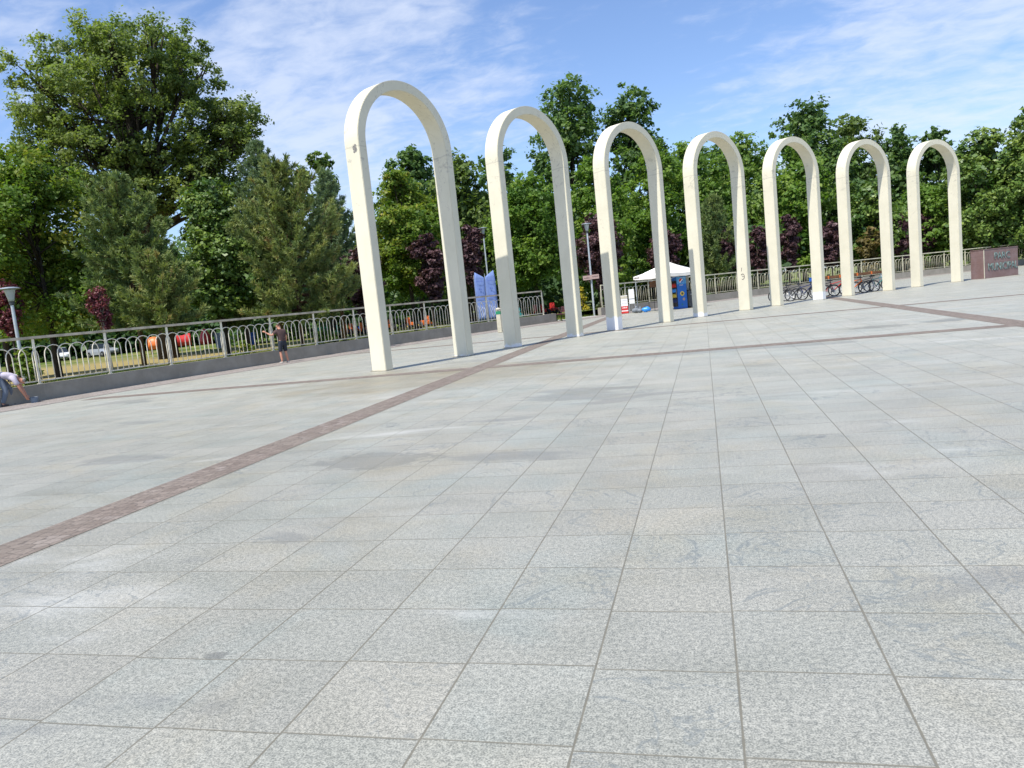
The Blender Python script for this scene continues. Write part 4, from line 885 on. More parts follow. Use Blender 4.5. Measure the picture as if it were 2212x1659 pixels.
m_ = MB(); m_.tube([(0.125 * math.cos(a), 0.02, 0.15 - 0.0 + 0.03 * math.sin(a)) for a in np.linspace(0, math.pi, 9)], 0.005, 6); m_.build('handle', M['steel'], bk)
tag(bk, 'small grey bucket on the setts by the hands of the bending man', 'bucket')

# ------------------------------------------------------------------ lettering
FONT = None
def text_mesh(name, s, h, mat, parent, loc, depth=0.01, rot=(math.pi / 2, 0, 0), width=None):
    c = bpy.data.curves.new(name, 'FONT'); c.body = s; c.size = h / 0.70; c.extrude = depth; c.align_x = 'CENTER'; c.resolution_u = 3
    o = bpy.data.objects.new(name, c); COL.objects.link(o)
    dg = bpy.context.evaluated_depsgraph_get(); me = bpy.data.meshes.new_from_object(o.evaluated_get(dg)); bpy.data.objects.remove(o)
    v = np.empty(len(me.vertices) * 3, np.float32); me.vertices.foreach_get('co', v); v = v.reshape(-1, 3)
    if width: v[:, 0] *= width / (v[:, 0].max() - v[:, 0].min())
    v[:, 0] -= (v[:, 0].max() + v[:, 0].min()) / 2
    me.vertices.foreach_set('co', v.ravel()); me.update(); me.materials.clear(); me.materials.append(mat); me.name = name
    q = bpy.data.objects.new(name, me); COL.objects.link(q); q.location = loc; q.rotation_euler = rot
    if parent is not None: q.parent = parent
    return q
# granite monument at the right
mo = empty('granite_monument', (17.64, 52.54, 0), math.atan2(1.61, 2.38))          # local x along its lettered face
m_ = MB(); m_.box((0, 0.45, 0.86), (2.87, 0.90, 1.72)); m_.build('block', M['monument'], mo, bevel=0.012)
m_ = MB(); m_.box((0, 0.45, 1.745), (2.91, 0.94, 0.05)); m_.build('coping', M['monument'], mo, bevel=0.008)
m_ = MB(); m_.box((-1.437, -0.002, 0.86), (0.035, 0.035, 1.70)); m_.build('corner_trim', M['beige'], mo)
text_mesh('lettering', 'PARC', 0.40, M['letters'], mo, (0.08, -0.016, 1.12), 0.014, width=1.30)
text_mesh('lettering', 'MUNICIPAL', 0.44, M['letters'], mo, (0.13, -0.016, 0.46), 0.014, width=2.48)
tag(mo, 'reddish granite monument block with bronze letters reading PARC MUNICIPAL at the right edge', 'monument')

# ------------------------------------------------------------------ canopy stall and what stands under it
tn = empty('canopy', (-2.15, 49.6, 0), math.radians(47)); h = 1.55
m_ = MB(); n = 6; apex = 3.08; ev = 2.30
for k in range(4):
    R4 = Matrix.Rotation(k * math.pi / 2, 4, 'Z'); g = []
    for i in range(n + 1):
        s = i / n; z = ev + (apex - ev) * (1 - s) - 0.10 * math.sin(s * math.pi); row = []
        for j in range(n + 1):
            t = -1 + 2 * j / n; row.append(R4 @ Vector((h * s, h * s * t, z + 0.05 * s * (t * t - 1) * s)))
        g.append(row)
    b = len(m_.v)
    for row in g: m_.v += [tuple(p) for p in row]
    for j in range(n + 1):
        p = g[n][j]; m_.v.append((p.x, p.y, p.z - 0.19 - 0.025 * (j % 2)))
    for i in range(n + 1):
        for j in range(n): a = b + i * (n + 1) + j; m_.f.append((a, a + 1, a + n + 2, a + n + 1)); m_.m.append(0)
cv = m_.build('canopy_cloth', M['canvas'], tn)
sol = cv.modifiers.new('cloth', 'SOLIDIFY'); sol.thickness = 0.006
m_ = MB(); ink(m_, -0.25, 0.25, 0, 0.07, 0, 9, 5); q = m_.build('lettering', M['signink'], tn); q.location = (-1.565, 1.22, 2.22); q.rotation_euler = (0, 0, -math.pi / 2)
post = None
for sx, sy in ((1, 1), (1, -1), (-1, 1), (-1, -1)):
    if post is None:
        m_ = MB(); m_.box((0, 0, 1.13), (0.045, 0.045, 2.26)); m_.box((0, 0, 0.01), (0.14, 0.14, 0.02)); m_.box((0, 0, 1.5), (0.06, 0.06, 0.06)); post = q = m_.build('post', M['steel'], tn)
    else: q = post.copy(); COL.objects.link(q); q.parent = tn
    q.location = (sx * 1.46, sy * 1.46, 0)
m_ = MB()
for k in range(4):
    R4 = Matrix.Rotation(k * math.pi / 2, 4, 'Z')
    for a, b in (((1.46, -1.46, 2.2), (1.46, 0, 1.9)), ((1.46, 0, 2.2), (1.46, -1.46, 1.9)), ((1.46, 0, 2.2), (1.46, 1.46, 1.9)), ((1.46, 1.46, 2.2), (1.46, 0, 1.9))): m_.tube([R4 @ Vector(a), R4 @ Vector(b)], 0.012, 5)
    m_.tube([R4 @ Vector((1.46, 1.46, 2.25)), R4 @ Vector((0, 0, 3.0))], 0.014, 5)
m_.build('truss', M['steel'], tn)
tag(tn, 'white pop up canopy standing on the paving behind the third arch', 'canopy')
fr = empty('drinks_fridge', (-1.50, 49.35, 0), math.radians(30.5))
m_ = MB(); m_.box((0, 0, 1.02), (0.66, 0.64, 2.02)); m_.build('cabinet', M['fridge'], fr, bevel=0.01)
m_ = MB(); m_.box((-0.345, 0, 0.97), (0.03, 0.60, 1.62)); m_.build('glass_door', M['glass'], fr, bevel=0.004)
m_ = MB(); m_.box((-0.365, -0.24, 1.0), (0.03, 0.03, 0.5)); m_.build('handle', M['chrome'], fr)
m_ = MB(); m_.box((-0.006, -0.3225, 1.78), (0.655, 0.006, 0.46)); m_.build('header_panel', M['fridgetop'], fr)
def disc(name, cx, cz, r, mat, y, pts=None):
    m_ = MB(); n = 24; pts = pts or [(cx + r * math.cos(2 * math.pi * i / n), cz + r * math.sin(2 * math.pi * i / n)) for i in range(n)]
    k = len(pts); m_.add([(x, y, z) for x, z in pts] + [(x, y + 0.004, z) for x, z in pts], [tuple(range(k)), tuple(reversed(range(k, 2 * k)))] + [(i, k + i, k + (i + 1) % k, (i + 1) % k) for i in range(k)])
    return m_.build(name, mat, fr)
disc('logo_ground', -0.03, 1.76, 0.145, M['white'], -0.330)
up = [(-0.03 + 0.138 * math.cos(a), 1.76 + 0.138 * math.sin(a)) for a in np.linspace(math.radians(50), math.radians(215), 14)] + [(-0.10, 1.715), (-0.03, 1.77), (0.02, 1.83)]
disc('logo_red', 0, 0, 0, M['red'], -0.3345, up)
lo = [(-0.03 + 0.138 * math.cos(a), 1.76 + 0.138 * math.sin(a)) for a in np.linspace(math.radians(245), math.radians(372), 12)] + [(0.05, 1.77), (-0.02, 1.70)]
disc('logo_blue', 0, 0, 0, M['blue'], -0.3345, lo)
text_mesh('lettering', 'pepsi', 0.085, M['white'], fr, (-0.02, -0.326, 1.46), 0.003)
disc('yellow_sticker', 0.0, 0.95, 0.145, M['yellow'], -0.326); disc('sticker_emblem', 0.0, 0.95, 0.075, M['signink'], -0.3305)
disc('orange_sticker', 0.09, 0.60, 0, M['pink'], -0.326, [(0.09 + (0.11 if i % 2 else 0.075) * math.cos(i * math.pi / 7), 0.60 + (0.11 if i % 2 else 0.075) * math.sin(i * math.pi / 7)) for i in range(14)])
disc('green_sticker', -0.05, 0.27, 0.05, M['green'], -0.326)
m_ = MB(); k = 0
for sh, mt in ((0.42, 0), (0.74, 1), (1.06, 2), (1.38, 3)):
    for i in range(6): m_.mi = mt; m_.lathe([(0.032, 0), (0.032, 0.15), (0.014, 0.2), (0.014, 0.23)], (-0.365, -0.22 + 0.088 * i, sh), 8)
bo = m_.build('bottles', [M['navy'], M['yellow'], M['brightblue'], M['red']], fr)
tag(fr, 'tall blue drinks fridge with a round red and white logo under the canopy', 'fridge')
cb = empty('freezer_cabinet', (-0.66, 49.6, 0), math.radians(12)); m_ = MB(); m_.box((0, 0, 0.60), (0.80, 0.62, 1.0)); m_.build('cabinet', M['darkgrey'], cb, bevel=0.012)
m_ = MB(); m_.box((0, 0, 1.125), (0.82, 0.64, 0.045)); m_.build('lid', M['black'], cb, bevel=0.008); m_ = MB()
for sx in (-0.33, 0.33):
    for sy in (-0.24, 0.24): m_.lathe([(0.04, 0), (0.04, 0.1)], (sx, sy, 0), 10)
m_.build('feet', M['rubber'], cb); m_ = MB(); m_.box((0, -0.32, 0.85), (0.5, 0.02, 0.03)); m_.build('handle', M['chrome'], cb)
tag(cb, 'dark grey freezer cabinet standing right of the blue drinks fridge', 'cabinet')
ps = empty('cup_dispenser', (-0.98, 49.95, 0)); m_ = MB(); m_.box((0, 0, 0.35), (0.3, 0.3, 0.7)); m_.box((0, 0, 1.5), (0.17, 0.05, 1.0)); m_.box((0, 0, 0.95), (0.03, 0.03, 0.6)); m_.build('display_stand', M['beige'], ps, bevel=0.004)
tag(ps, 'narrow cream display stand between the blue fridge and the fence', 'stand')
st = empty('menu_stand', (-5.08, 49.9, 0), math.radians(-4)); m_ = MB(); m_.box((0, 0, 0.66), (0.44, 0.05, 1.04)); m_.build('panel', M['white'], st, bevel=0.006)
m_ = MB(); m_.box((0, -0.03, 0.36), (0.43, 0.012, 0.26)); m_.build('red_strip', M['red'], st); m_ = MB(); ink(m_, -0.16, 0.16, 0.39, 0.09, -0.0375, 6, 8); m_.build('lettering', M['white'], st)
m_ = MB(); m_.box((0, -0.03, 1.06), (0.43, 0.012, 0.16)); m_.build('header', M['beige'], st)
m_ = MB(); ink(m_, -0.17, 0.17, 0.86, 0.02, -0.03, 10, 1); ink(m_, -0.17, 0.17, 0.66, 0.02, -0.03, 10, 2); m_.build('menu_lines', M['greyblue'], st)
m_ = MB(); m_.box((0, 0.06, 0.07), (0.46, 0.36, 0.13)); m_.build('foot', M['red'], st, bevel=0.02)
tag(st, 'white menu stand with a red lower strip beside the third arch', 'sign')
wb = empty('white_board', (-4.52, 49.2, 0), math.radians(10)); m_ = MB(); m_.box((0, 0, 1.08), (0.34, 0.04, 0.92)); m_.build('board', M['white'], wb, bevel=0.006)
m_ = MB(); m_.tube([(-0.12, 0.03, 1.4), (-0.2, -0.02, 0)], 0.015, 6); m_.tube([(0.12, 0.03, 1.4), (0.2, -0.02, 0)], 0.015, 6); m_.tube([(0, 0.03, 1.4), (0, 0.35, 0)], 0.015, 6); m_.build('easel', M['steel'], wb)
m_ = MB(); m_.box((0, -0.025, 0.93), (0.34, 0.012, 0.025)); m_.build('clip', M['darkgrey'], wb)
tag(wb, 'small white board on a metal easel by the left canopy post', 'board')
for (x, y, s, r, lab) in [(-4.30, 49.05, 0.26, 0.3, 'grey weight sack slumped on the left canopy foot'), (-4.02, 48.85, 0.22, 1.1, 'smaller grey weight sack leaning against the blue bag')]:
    m_ = MB(); m_.ball((0, 0, s * 0.62), (s, s * 0.8, s * 0.62), 14); m_.tube([(0, 0, s * 1.1), (0.02, 0, s * 1.4), (0.05, 0.02, s * 1.65)], [s * 0.35, s * 0.16, s * 0.24], 8)
    for i, v in enumerate(m_.v):
        k_ = 1 + 0.12 * math.sin(v[0] * 23 + v[2] * 17) * math.cos(v[1] * 19); m_.v[i] = (v[0] * k_, v[1] * k_, max(0, v[2]))
    q = m_.build('weight_sack', M['sacks'], smooth=True, loc=(x, y, 0.004)); q.rotation_euler = (0, 0, r); tag(q, lab, 'sack', 'grey weight sacks')
bb = empty('blue_bag', (-3.62, 48.8, 0.004), 0.2); m_ = MB(); m_.ball((0, 0, 0.17), (0.30, 0.19, 0.17), 16)
for i, v in enumerate(m_.v): m_.v[i] = (v[0], v[1] * (1 + 0.1 * math.sin(v[0] * 20)), max(0, v[2] + 0.02 * math.sin(v[0] * 16)))
m_.build('sack', M['brightblue'], bb, smooth=True); m_ = MB(); m_.tube([(-0.16, 0, 0.28), (-0.1, 0, 0.40), (0.1, 0, 0.40), (0.16, 0, 0.28)], 0.012, 6); m_.build('handle', M['navy'], bb)
tag(bb, 'bright blue bag lying on the paving under the canopy edge', 'bag')
rk = empty('display_rack', (-3.0, 49.8, 0), 0.1); m_ = MB()
for x in (-0.5, -0.15, 0.2, 0.5): m_.tube([(x, 0, 0), (x, 0, 1.55)], 0.016, 6); m_.tube([(x, -0.2, 0.02), (x, 0.2, 0.02)], 0.016, 6)
m_.build('uprights', M['black'], rk); m_ = MB()
for z in (0.55, 0.95, 1.5): m_.tube([(-0.52, 0, z), (0.52, 0, z)], 0.014, 6)
m_.build('shelves', M['black'], rk); m_ = MB(); m_.box((0.1, 0, 1.73), (0.95, 0.08, 0.42)); m_.build('dark_board', M['wood'], rk, bevel=0.005)
tag(rk, 'black wire display rack under the canopy in front of the fence', 'rack')

# ------------------------------------------------------------------ bench, post, banner, hut
bn = empty('park_bench', (-8.55, 46.75, 0), math.radians(-50)); m_ = MB()
for i in range(4): m_.box((0, -0.17 + 0.115 * i, 0.45), (1.7, 0.095, 0.035))
m_.build('seat', M['maroon'], bn, bevel=0.004); m_ = MB()
for i in range(3): m_.box((0, 0.25 + 0.03 * i, 0.60 + 0.125 * i), (1.7, 0.035, 0.10))
m_.build('backrest', M['maroon'], bn, bevel=0.004)
for sx in (-0.68, 0.68):
    m_ = MB(); m_.box((sx, 0, 0.405), (0.06, 0.46, 0.05)); m_.tube([(sx, -0.2, 0), (sx, -0.12, 0.4)], 0.03, 6); m_.tube([(sx, 0.2, 0), (sx, 0.14, 0.4), (sx, 0.33, 0.92)], 0.03, 6); m_.box((sx, 0, 0.02), (0.08, 0.54, 0.035)); m_.build('leg', M['black'], bn)
tag(bn, 'park bench with maroon slats and black legs seen through the second arch', 'bench')
bp = empty('bin_post', (-10.5, 38.4, 0.008)); m_ = MB(); m_.box((0, 0, 0.60), (0.24, 0.20, 1.2)); m_.build('post', M['beige'], bp, bevel=0.02)
m_ = MB(); m_.box((0, 0, 1.04), (0.262, 0.222, 0.17)); m_.build('green_band', M['green'], bp, bevel=0.01); m_ = MB(); m_.lathe([(0.15, 0), (0.15, 0.04), (0.06, 0.10)], (0, 0, 1.2), 12); m_.build('cap', M['beige'], bp)
tag(bp, 'beige post with a green band beside the left leg of the second arch', 'post')
ba = empty('feather_banner', (-12.4, 43.0, 0.35), math.radians(12)); 
for sx, hh, w in ((-0.30, 2.95, 0.62), (0.33, 2.98, 0.60)):
    m_ = MB(); n = 12; v = []; 
    for i in range(n + 1):
        z = 0.25 + (hh - 0.25) * i / n; e = w / 2 * (1 if i < n - 3 else (1, 0.99, 0.94, 0.8)[i - n + 3])
        for j in range(5):
            t = -1 + j / 2.0; v.append((sx + e * t, 0.05 * math.sin(z * 2.2 + j), z + (0.16 * (-t if sx < 0 else t) if i == n else 0)))
    f = [(i*5+j, i*5+j+1, (i+1)*5+j+1, (i+1)*5+j) for i in range(n) for j in range(4)]; m_.add(v, f); q = m_.build('cloth', M['banner'], ba, smooth=True); s_ = q.modifiers.new('cloth', 'SOLIDIFY'); s_.thickness = 0.008
    m_ = MB(); m_.tube([(sx - w / 2, 0.03, 0), (sx - w / 2, 0.03, hh)], 0.018, 6); m_.build('pole', M['steel'], ba)
    m_ = MB(); ink(m_, sx - 0.2, sx + 0.2, 2.55, 0.05, -0.075, 7, 11); ink(m_, sx - 0.08, sx + 0.12, 2.1, 0.10, -0.075, 2, 12); ink(m_, sx - 0.22, sx + 0.2, 1.72, 0.035, -0.075, 9, 13); ink(m_, sx - 0.22, sx + 0.2, 1.5, 0.035, -0.075, 9, 14); m_.build('lettering', M['bannertext'], ba)
    m_ = MB()
    for k in range(4): m_.tube([(sx - 0.2 + 0.1 * k, -0.07, 1.15 - 0.04 * k), (sx - 0.12 + 0.1 * k, -0.075, 0.85), (sx - 0.02 + 0.07 * k, -0.07, 0.45 + 0.05 * k)], 0.018, 5)
    m_.build('wave_print', M['bannerpale'], ba)
tag(ba, 'pair of tall blue printed banners behind the fence next to the second arch', 'banner')
hu = empty('park_hut', (21.2, 86.0, 0), 0.5); m_ = MB(); m_.box((0, 0, 1.05), (4.0, 3.0, 2.1)); m_.build('wall', M['render'], hu, bevel=0.01)
m_ = MB(); m_.add([(-2.3, -1.8, 2.1), (2.3, -1.8, 2.1), (2.3, 1.8, 2.1), (-2.3, 1.8, 2.1), (-2.3, 0, 3.0), (2.3, 0, 3.0)], [(0, 1, 5, 4), (2, 3, 4, 5), (0, 4, 3), (1, 2, 5), (0, 3, 2, 1)]); m_.build('roof', M['roof'], hu)
m_ = MB(); m_.box((0.6, -1.51, 1.0), (0.9, 0.05, 2.0)); m_.build('door', M['wood'], hu); m_ = MB(); m_.box((-0.9, -1.51, 1.25), (0.9, 0.05, 0.8)); m_.build('window', M['glass'], hu)
tag(hu, 'small hut with a brown pitched roof behind the fence inside the seventh arch', 'hut')

# ------------------------------------------------------------------ bicycles and their rack
def obj_mat(o, m):
    o.material_slots[0].link = 'OBJECT'; o.material_slots[0].material = m
def make_bike():
    r = empty('bicycle'); R = 0.31; wb_ = 1.02; ax = (-wb_ / 2, wb_ / 2)
    for x in ax:
        m_ = MB(); m_.tube([(x + R * math.cos(a), 0, R + 0.012 + R * math.sin(a)) for a in np.linspace(0, 2 * math.pi, 24, endpoint=False)], 0.034, 7, closed=True)
        ty = m_.build('tyre', M['rubber'], r, smooth=True)
        m_ = MB(); m_.tube([(x + (R - 0.03) * math.cos(a), 0, R + 0.012 + (R - 0.03) * math.sin(a)) for a in np.linspace(0, 2 * math.pi, 24, endpoint=False)], 0.012, 5, closed=True)
        for k in range(10):
            a = k * math.pi / 5; m_.tube([(x, 0.02 * (-1) ** k, R + 0.012), (x + (R - 0.03) * math.cos(a), 0, R + 0.012 + (R - 0.03) * math.sin(a))], 0.009, 4)
        m_.tube([(x, -0.05, R + 0.012), (x, 0.05, R + 0.012)], 0.028, 8); m_.build('rim', M['chrome'], ty)
    z = R + 0.012; bb_ = (-0.10, 0, 0.29); hd = (0.36, 0, 0.80); st_ = (-0.24, 0, 0.74)
    m_ = MB(); m_.tube([st_, bb_], 0.024, 6); m_.tube([bb_, (0.385, 0, 0.70)], 0.032, 7); m_.tube([(-0.215, 0, 0.68), hd], 0.024, 6); m_.tube([(0.352, 0, 0.84), (0.40, 0, 0.64)], 0.022, 7)
    for y in (-0.06, 0.06): m_.tube([bb_, (ax[0], y, z)], 0.011, 5); m_.tube([(-0.22, 0, 0.69), (ax[0], y, z)], 0.010, 5)
    m_.build('frame', M['black'], r)
    m_ = MB()
    for y in (-0.055, 0.055): m_.tube([(0.40, y, 0.65), (0.44, y, 0.50), (ax[1], y, z)], 0.013, 5)
    m_.build('fork', M['darkgrey'], r)
    m_ = MB(); m_.tube([(0.35, 0, 0.83), (0.335, 0, 0.95)], 0.015, 6); m_.tube([(0.27, -0.30, 0.99), (0.345, -0.18, 0.97), (0.36, 0, 0.96), (0.345, 0.18, 0.97), (0.27, 0.30, 0.99)], 0.013, 6); m_.build('handlebar', M['darkgrey'], r)
    m_ = MB(); m_.tube([(-0.24, 0, 0.74), (-0.265, 0, 0.86)], 0.014, 6); m_.prism([(-0.39, -0.085), (-0.39, 0.085), (-0.25, 0.06), (-0.11, 0.022), (-0.11, -0.022), (-0.25, -0.06)], 0.86, 0.91); m_.build('saddle', M['black'], r, bevel=0.008)
    m_ = MB(); m_.lathe([(0.085, -0.004), (0.085, 0.004)], (bb_[0], -0.05, bb_[2]), 14, Matrix.Rotation(math.pi / 2, 4, 'X')); m_.tube([bb_, (bb_[0] + 0.1, -0.075, bb_[2] - 0.13)], 0.01, 5); m_.tube([bb_, (bb_[0] - 0.1, 0.075, bb_[2] + 0.13)], 0.01, 5)
    m_.box((bb_[0] + 0.1, -0.12, bb_[2] - 0.13), (0.09, 0.08, 0.02)); m_.box((bb_[0] - 0.1, 0.12, bb_[2] + 0.13), (0.09, 0.08, 0.02)); m_.build('pedals', M['darkgrey'], r)
    return r
bike0 = make_bike()
BK = [(4.35, 44.9, 'black', 'black bicycle parked first on the left beside the fifth arch'), (5.05, 45.35, 'darkgrey', 'dark grey bicycle parked second from the left inside the fifth arch'),
      (5.75, 45.8, 'navy', 'dark blue bicycle with a blue box parked at the right leg of the fifth arch'), (6.95, 46.6, 'black', 'black bicycle just right of the fifth arch'),
      (7.60, 47.0, 'red', 'reddish bicycle parked between the fifth and sixth arch'), (8.75, 47.4, 'orange', 'orange bicycle right of the left leg of the sixth arch'),
      (9.45, 47.9, 'darkgrey', 'grey bicycle in the middle of the sixth arch'), (10.25, 48.5, 'teal', 'teal bicycle last on the right inside the sixth arch')]
for i, (x, y, mt, lab) in enumerate(BK):
    o = bike0 if i == 0 else copy_tree(bike0)
    o.location = (x * 0.95 + 0.05, y * 0.95 + 2.1, 0); o.rotation_euler = (math.radians(6), 0, math.radians(-28 + (i * 37 % 17) - 8))
    for ch in o.children:
        if ch.name.startswith('frame'): obj_mat(ch, M[mt])
    tag(o, lab, 'bicycle', 'rental bicycles parked behind the arches')
bx = empty('bike_box', (5.95, 45.75, 0.905), -0.3); m_ = MB(); m_.box((0, 0, 0.13), (0.34, 0.26, 0.22)); m_.build('box', M['blue'], bx, bevel=0.02); m_ = MB(); m_.box((0, 0, 0.25), (0.36, 0.28, 0.03)); m_.build('lid', M['blue'], bx, bevel=0.01)
m_ = MB(); m_.tube([(-0.1, 0, -0.12), (-0.1, 0, 0.03)], 0.015, 6); m_.tube([(0.1, 0, -0.12), (0.1, 0, 0.03)], 0.015, 6); m_.build('bracket', M['navy'], bx)
tag(bx, 'blue box mounted over the dark blue bicycle beside the fifth arch', 'box')
rb = empty('bike_rack', (6.6, 47.5, 0), math.atan2(2.6, 4.6)); m_ = MB(); m_.box((2.2, 0, 1.06), (4.9, 0.14, 0.16)); m_.build('beam', M['wood'], rb, bevel=0.01)
for x in (0.2, 2.2, 4.2):
    m_ = MB(); m_.tube([(x, -0.3, 0), (x, 0, 1.0), (x, 0.3, 0)], 0.03, 6); m_.build('trestle', M['steel'], rb)
m_ = MB()
for x in (0.5, 1.3, 2.5, 3.5): m_.box((x, 0, 1.06), (0.09, 0.155, 0.175))
m_.build('strap', M['orange'], rb)
tag(rb, 'long brown wooden beam on trestles with orange straps above the bicycles', 'rack')

# ------------------------------------------------------------------ things in the park beyond the fence
def make_kart():
    r = empty('pedal_kart'); m_ = MB(); m_.tube([(-0.5, -0.22, 0.22), (0.5, -0.14, 0.22), (0.62, 0, 0.24), (0.5, 0.14, 0.22), (-0.5, 0.22, 0.22)], 0.03, 6); m_.tube([(-0.42, -0.42, 0.2), (-0.42, 0.42, 0.2)], 0.02, 6); m_.tube([(0.42, -0.38, 0.2), (0.42, 0.38, 0.2)], 0.02, 6); m_.build('chassis', M['darkgrey'], r)
    m_ = MB(); m_.prism([(0.30, -0.22), (0.66, -0.16), (0.74, 0), (0.66, 0.16), (0.30, 0.22)], 0.26, 0.46); m_.box((0, -0.27, 0.28), (0.7, 0.08, 0.14)); m_.box((0, 0.27, 0.28), (0.7, 0.08, 0.14)); m_.build('fairing', M['red'], r, bevel=0.03)
    m_ = MB(); m_.box((-0.22, 0, 0.32), (0.36, 0.36, 0.07)); m_.box((-0.42, 0, 0.54), (0.07, 0.36, 0.44), M=Matrix.Rotation(-0.2, 4, 'Y')); m_.build('seat', M['red'], r, bevel=0.025)
    m_ = MB(); m_.tube([(0.36, 0, 0.4), (0.12, 0, 0.62)], 0.014, 6); m_.tube([(0.12 + 0.08 * math.sin(a), 0.13 * math.cos(a), 0.62 + 0.10 * math.sin(a)) for a in np.linspace(0, 6.283, 14, endpoint=False)], 0.014, 5, closed=True); m_.build('steering_wheel', M['black'], r)
    for x, y in ((-0.42, -0.46), (-0.42, 0.46), (0.42, -0.42), (0.42, 0.42)):
        m_ = MB(); m_.lathe([(0.10, -0.055), (0.19, -0.055), (0.21, -0.03), (0.21, 0.03), (0.19, 0.055), (0.10, 0.055)], (x, y, 0.21), 16, Matrix.Rotation(math.pi / 2, 4, 'X')); w_ = m_.build('wheel', M['rubber'], r)
        m_ = MB(); m_.lathe([(0.02, -0.06), (0.10, -0.05), (0.10, 0.05), (0.02, 0.06)], (x, y, 0.21), 12, Matrix.Rotation(math.pi / 2, 4, 'X')); m_.build('rim', M['yellow'], w_)
    return r
kart0 = make_kart()
KT = [(-29.7, 58.6, 0.0, 'orange', 'orange pedal kart on the park ground, leftmost orange one left of the nearest arch'),
      (-29.8, 60.6, 0.4, 'orange', 'orange pedal kart set back behind its neighbour left of the nearest arch'),
      (-28.4, 60.0, 0.7, 'orange', 'orange pedal kart closest to the left leg of the nearest arch'),
      (-26.8, 61.4, 0.0, 'orange', 'orange pedal kart seen low through the nearest arch just right of its left leg'),
      (-24.9, 61.9, 0.4, 'orange', 'orange pedal kart under the plum tree in the nearest arch'),
      (-25.7, 65.9, 0.8, 'orange', 'orange pedal kart standing furthest back inside the nearest arch'),
      (-22.8, 60.4, 0.0, 'orange', 'orange pedal kart right of a fence post inside the nearest arch'),
      (-29.5, 54.5, 0.4, 'green', 'green pedal kart right of the man in the brown shirt'),
      (-29.3, 55.5, 0.8, 'green', 'green pedal kart second right of the man in brown'),
      (-31.4, 60.2, 0.0, 'teal', 'teal pedal kart standing back behind the green karts'),
      (-32.0, 66.3, 0.4, 'blue', 'blue pedal kart behind the left orange karts'),
      (-16.8, 53.7, 0.8, 'maroon', 'maroon pedal kart behind the feet of the blue banners'),
      (-12.9, 52.6, 0.0, 'teal', 'teal pedal kart at the end of the left fence'),
      (-13.6, 63.0, 0.4, 'red', 'red pedal kart on the lawn by the bench, leftmost of three'),
      (-13.4, 65.0, 0.8, 'red', 'red pedal kart on the lawn by the bench, middle of three'),
      (-13.0, 66.1, 0.0, 'red', 'red pedal kart on the lawn by the bench, rightmost of three')]
for i, (x, y, a, mt, lab) in enumerate(KT):
    o = kart0 if i == 0 else copy_tree(kart0)
    o.location = (x, y, 0); o.rotation_euler = (0, 0, -1.2 + a); o.scale = (1.25, 1.25, 1.35)
    for ch in o.children:
        if ch.name.startswith(('fairing', 'seat')): obj_mat(ch, M[mt])
    tag(o, lab, 'pedal kart', 'pedal karts parked in the park')
def make_car():
    r = empty('parked_car'); m_ = MB()
    secs = [(-2.05, 0.72, 0.36, 0.70), (-1.95, 0.80, 0.28, 0.88), (-1.0, 0.86, 0.24, 0.94), (0.9, 0.86, 0.24, 0.92), (1.85, 0.80, 0.26, 0.76), (2.08, 0.66, 0.34, 0.62)]; v = []; 
    for x, w, z0, z1 in secs: v += [(x, -w, z0), (x, -w * 1.0, (z0 + z1) / 2), (x, -w * 0.92, z1), (x, w * 0.92, z1), (x, w, (z0 + z1) / 2), (x, w, z0)]
    f = [(i*6+j, i*6+(j+1)%6, (i+1)*6+(j+1)%6, (i+1)*6+j) for i in range(5) for j in range(6)] + [tuple(range(6)), tuple(30 + j for j in reversed(range(6)))]
    m_.add(v, f); m_.build('body', M['carwhite'], r, bevel=0.03)
    m_ = MB(); m_.add([(-1.75, -0.74, 0.9), (0.95, -0.74, 0.9), (0.95, 0.74, 0.9), (-1.75, 0.74, 0.9), (-1.25, -0.60, 1.44), (0.15, -0.60, 1.44), (0.15, 0.60, 1.44), (-1.25, 0.60, 1.44)], [(0,3,2,1),(4,5,6,7),(0,1,5,4),(1,2,6,5),(2,3,7,6),(3,0,4,7)]); m_.build('windows', M['glass'], r, bevel=0.02)
    m_ = MB(); m_.box((-0.55, 0, 1.46), (1.5, 1.22, 0.05)); m_.build('roof', M['carwhite'], r, bevel=0.02)
    for x in (-1.3, 1.3):
        for y in (-0.80, 0.80):
            m_ = MB(); m_.lathe([(0.18, -0.1), (0.30, -0.1), (0.32, -0.06), (0.32, 0.06), (0.30, 0.1), (0.18, 0.1)], (x, y, 0.32), 18, Matrix.Rotation(math.pi / 2, 4, 'X')); w_ = m_.build('tyre', M['rubber'], r)
            m_ = MB(); m_.lathe([(0.05, -0.11), (0.18, -0.09), (0.18, 0.09), (0.05, 0.11)], (x, y, 0.32), 14, Matrix.Rotation(math.pi / 2, 4, 'X')); m_.build('rim', M['chrome'], w_)
    for y in (-0.55, 0.55):
        m_ = MB(); m_.box((2.0, y, 0.62), (0.14, 0.28, 0.13)); m_.build('headlight', M['chrome'], r, bevel=0.02)
    m_ = MB(); m_.box((2.05, 0, 0.40), (0.1, 1.2, 0.12)); m_.build('bumper', M['darkgrey'], r, bevel=0.02)
    return r
c1 = make_car(); c1.location = (-70.4, 69.7, 0); c1.rotation_euler = (0, 0, -0.75); tag(c1, 'white parked car far behind the fence near the left lamp', 'car', 'parked cars in the park')
c2 = copy_tree(c1); c2.location = (-66.1, 71.2, 0); c2.rotation_euler = (0, 0, -0.3)
for ch in c2.children:
    if ch.name.startswith(('body', 'roof')): obj_mat(ch, M['carsilver'])
tag(c2, 'silver parked car behind the fence right of the white car', 'car', 'parked cars in the park')
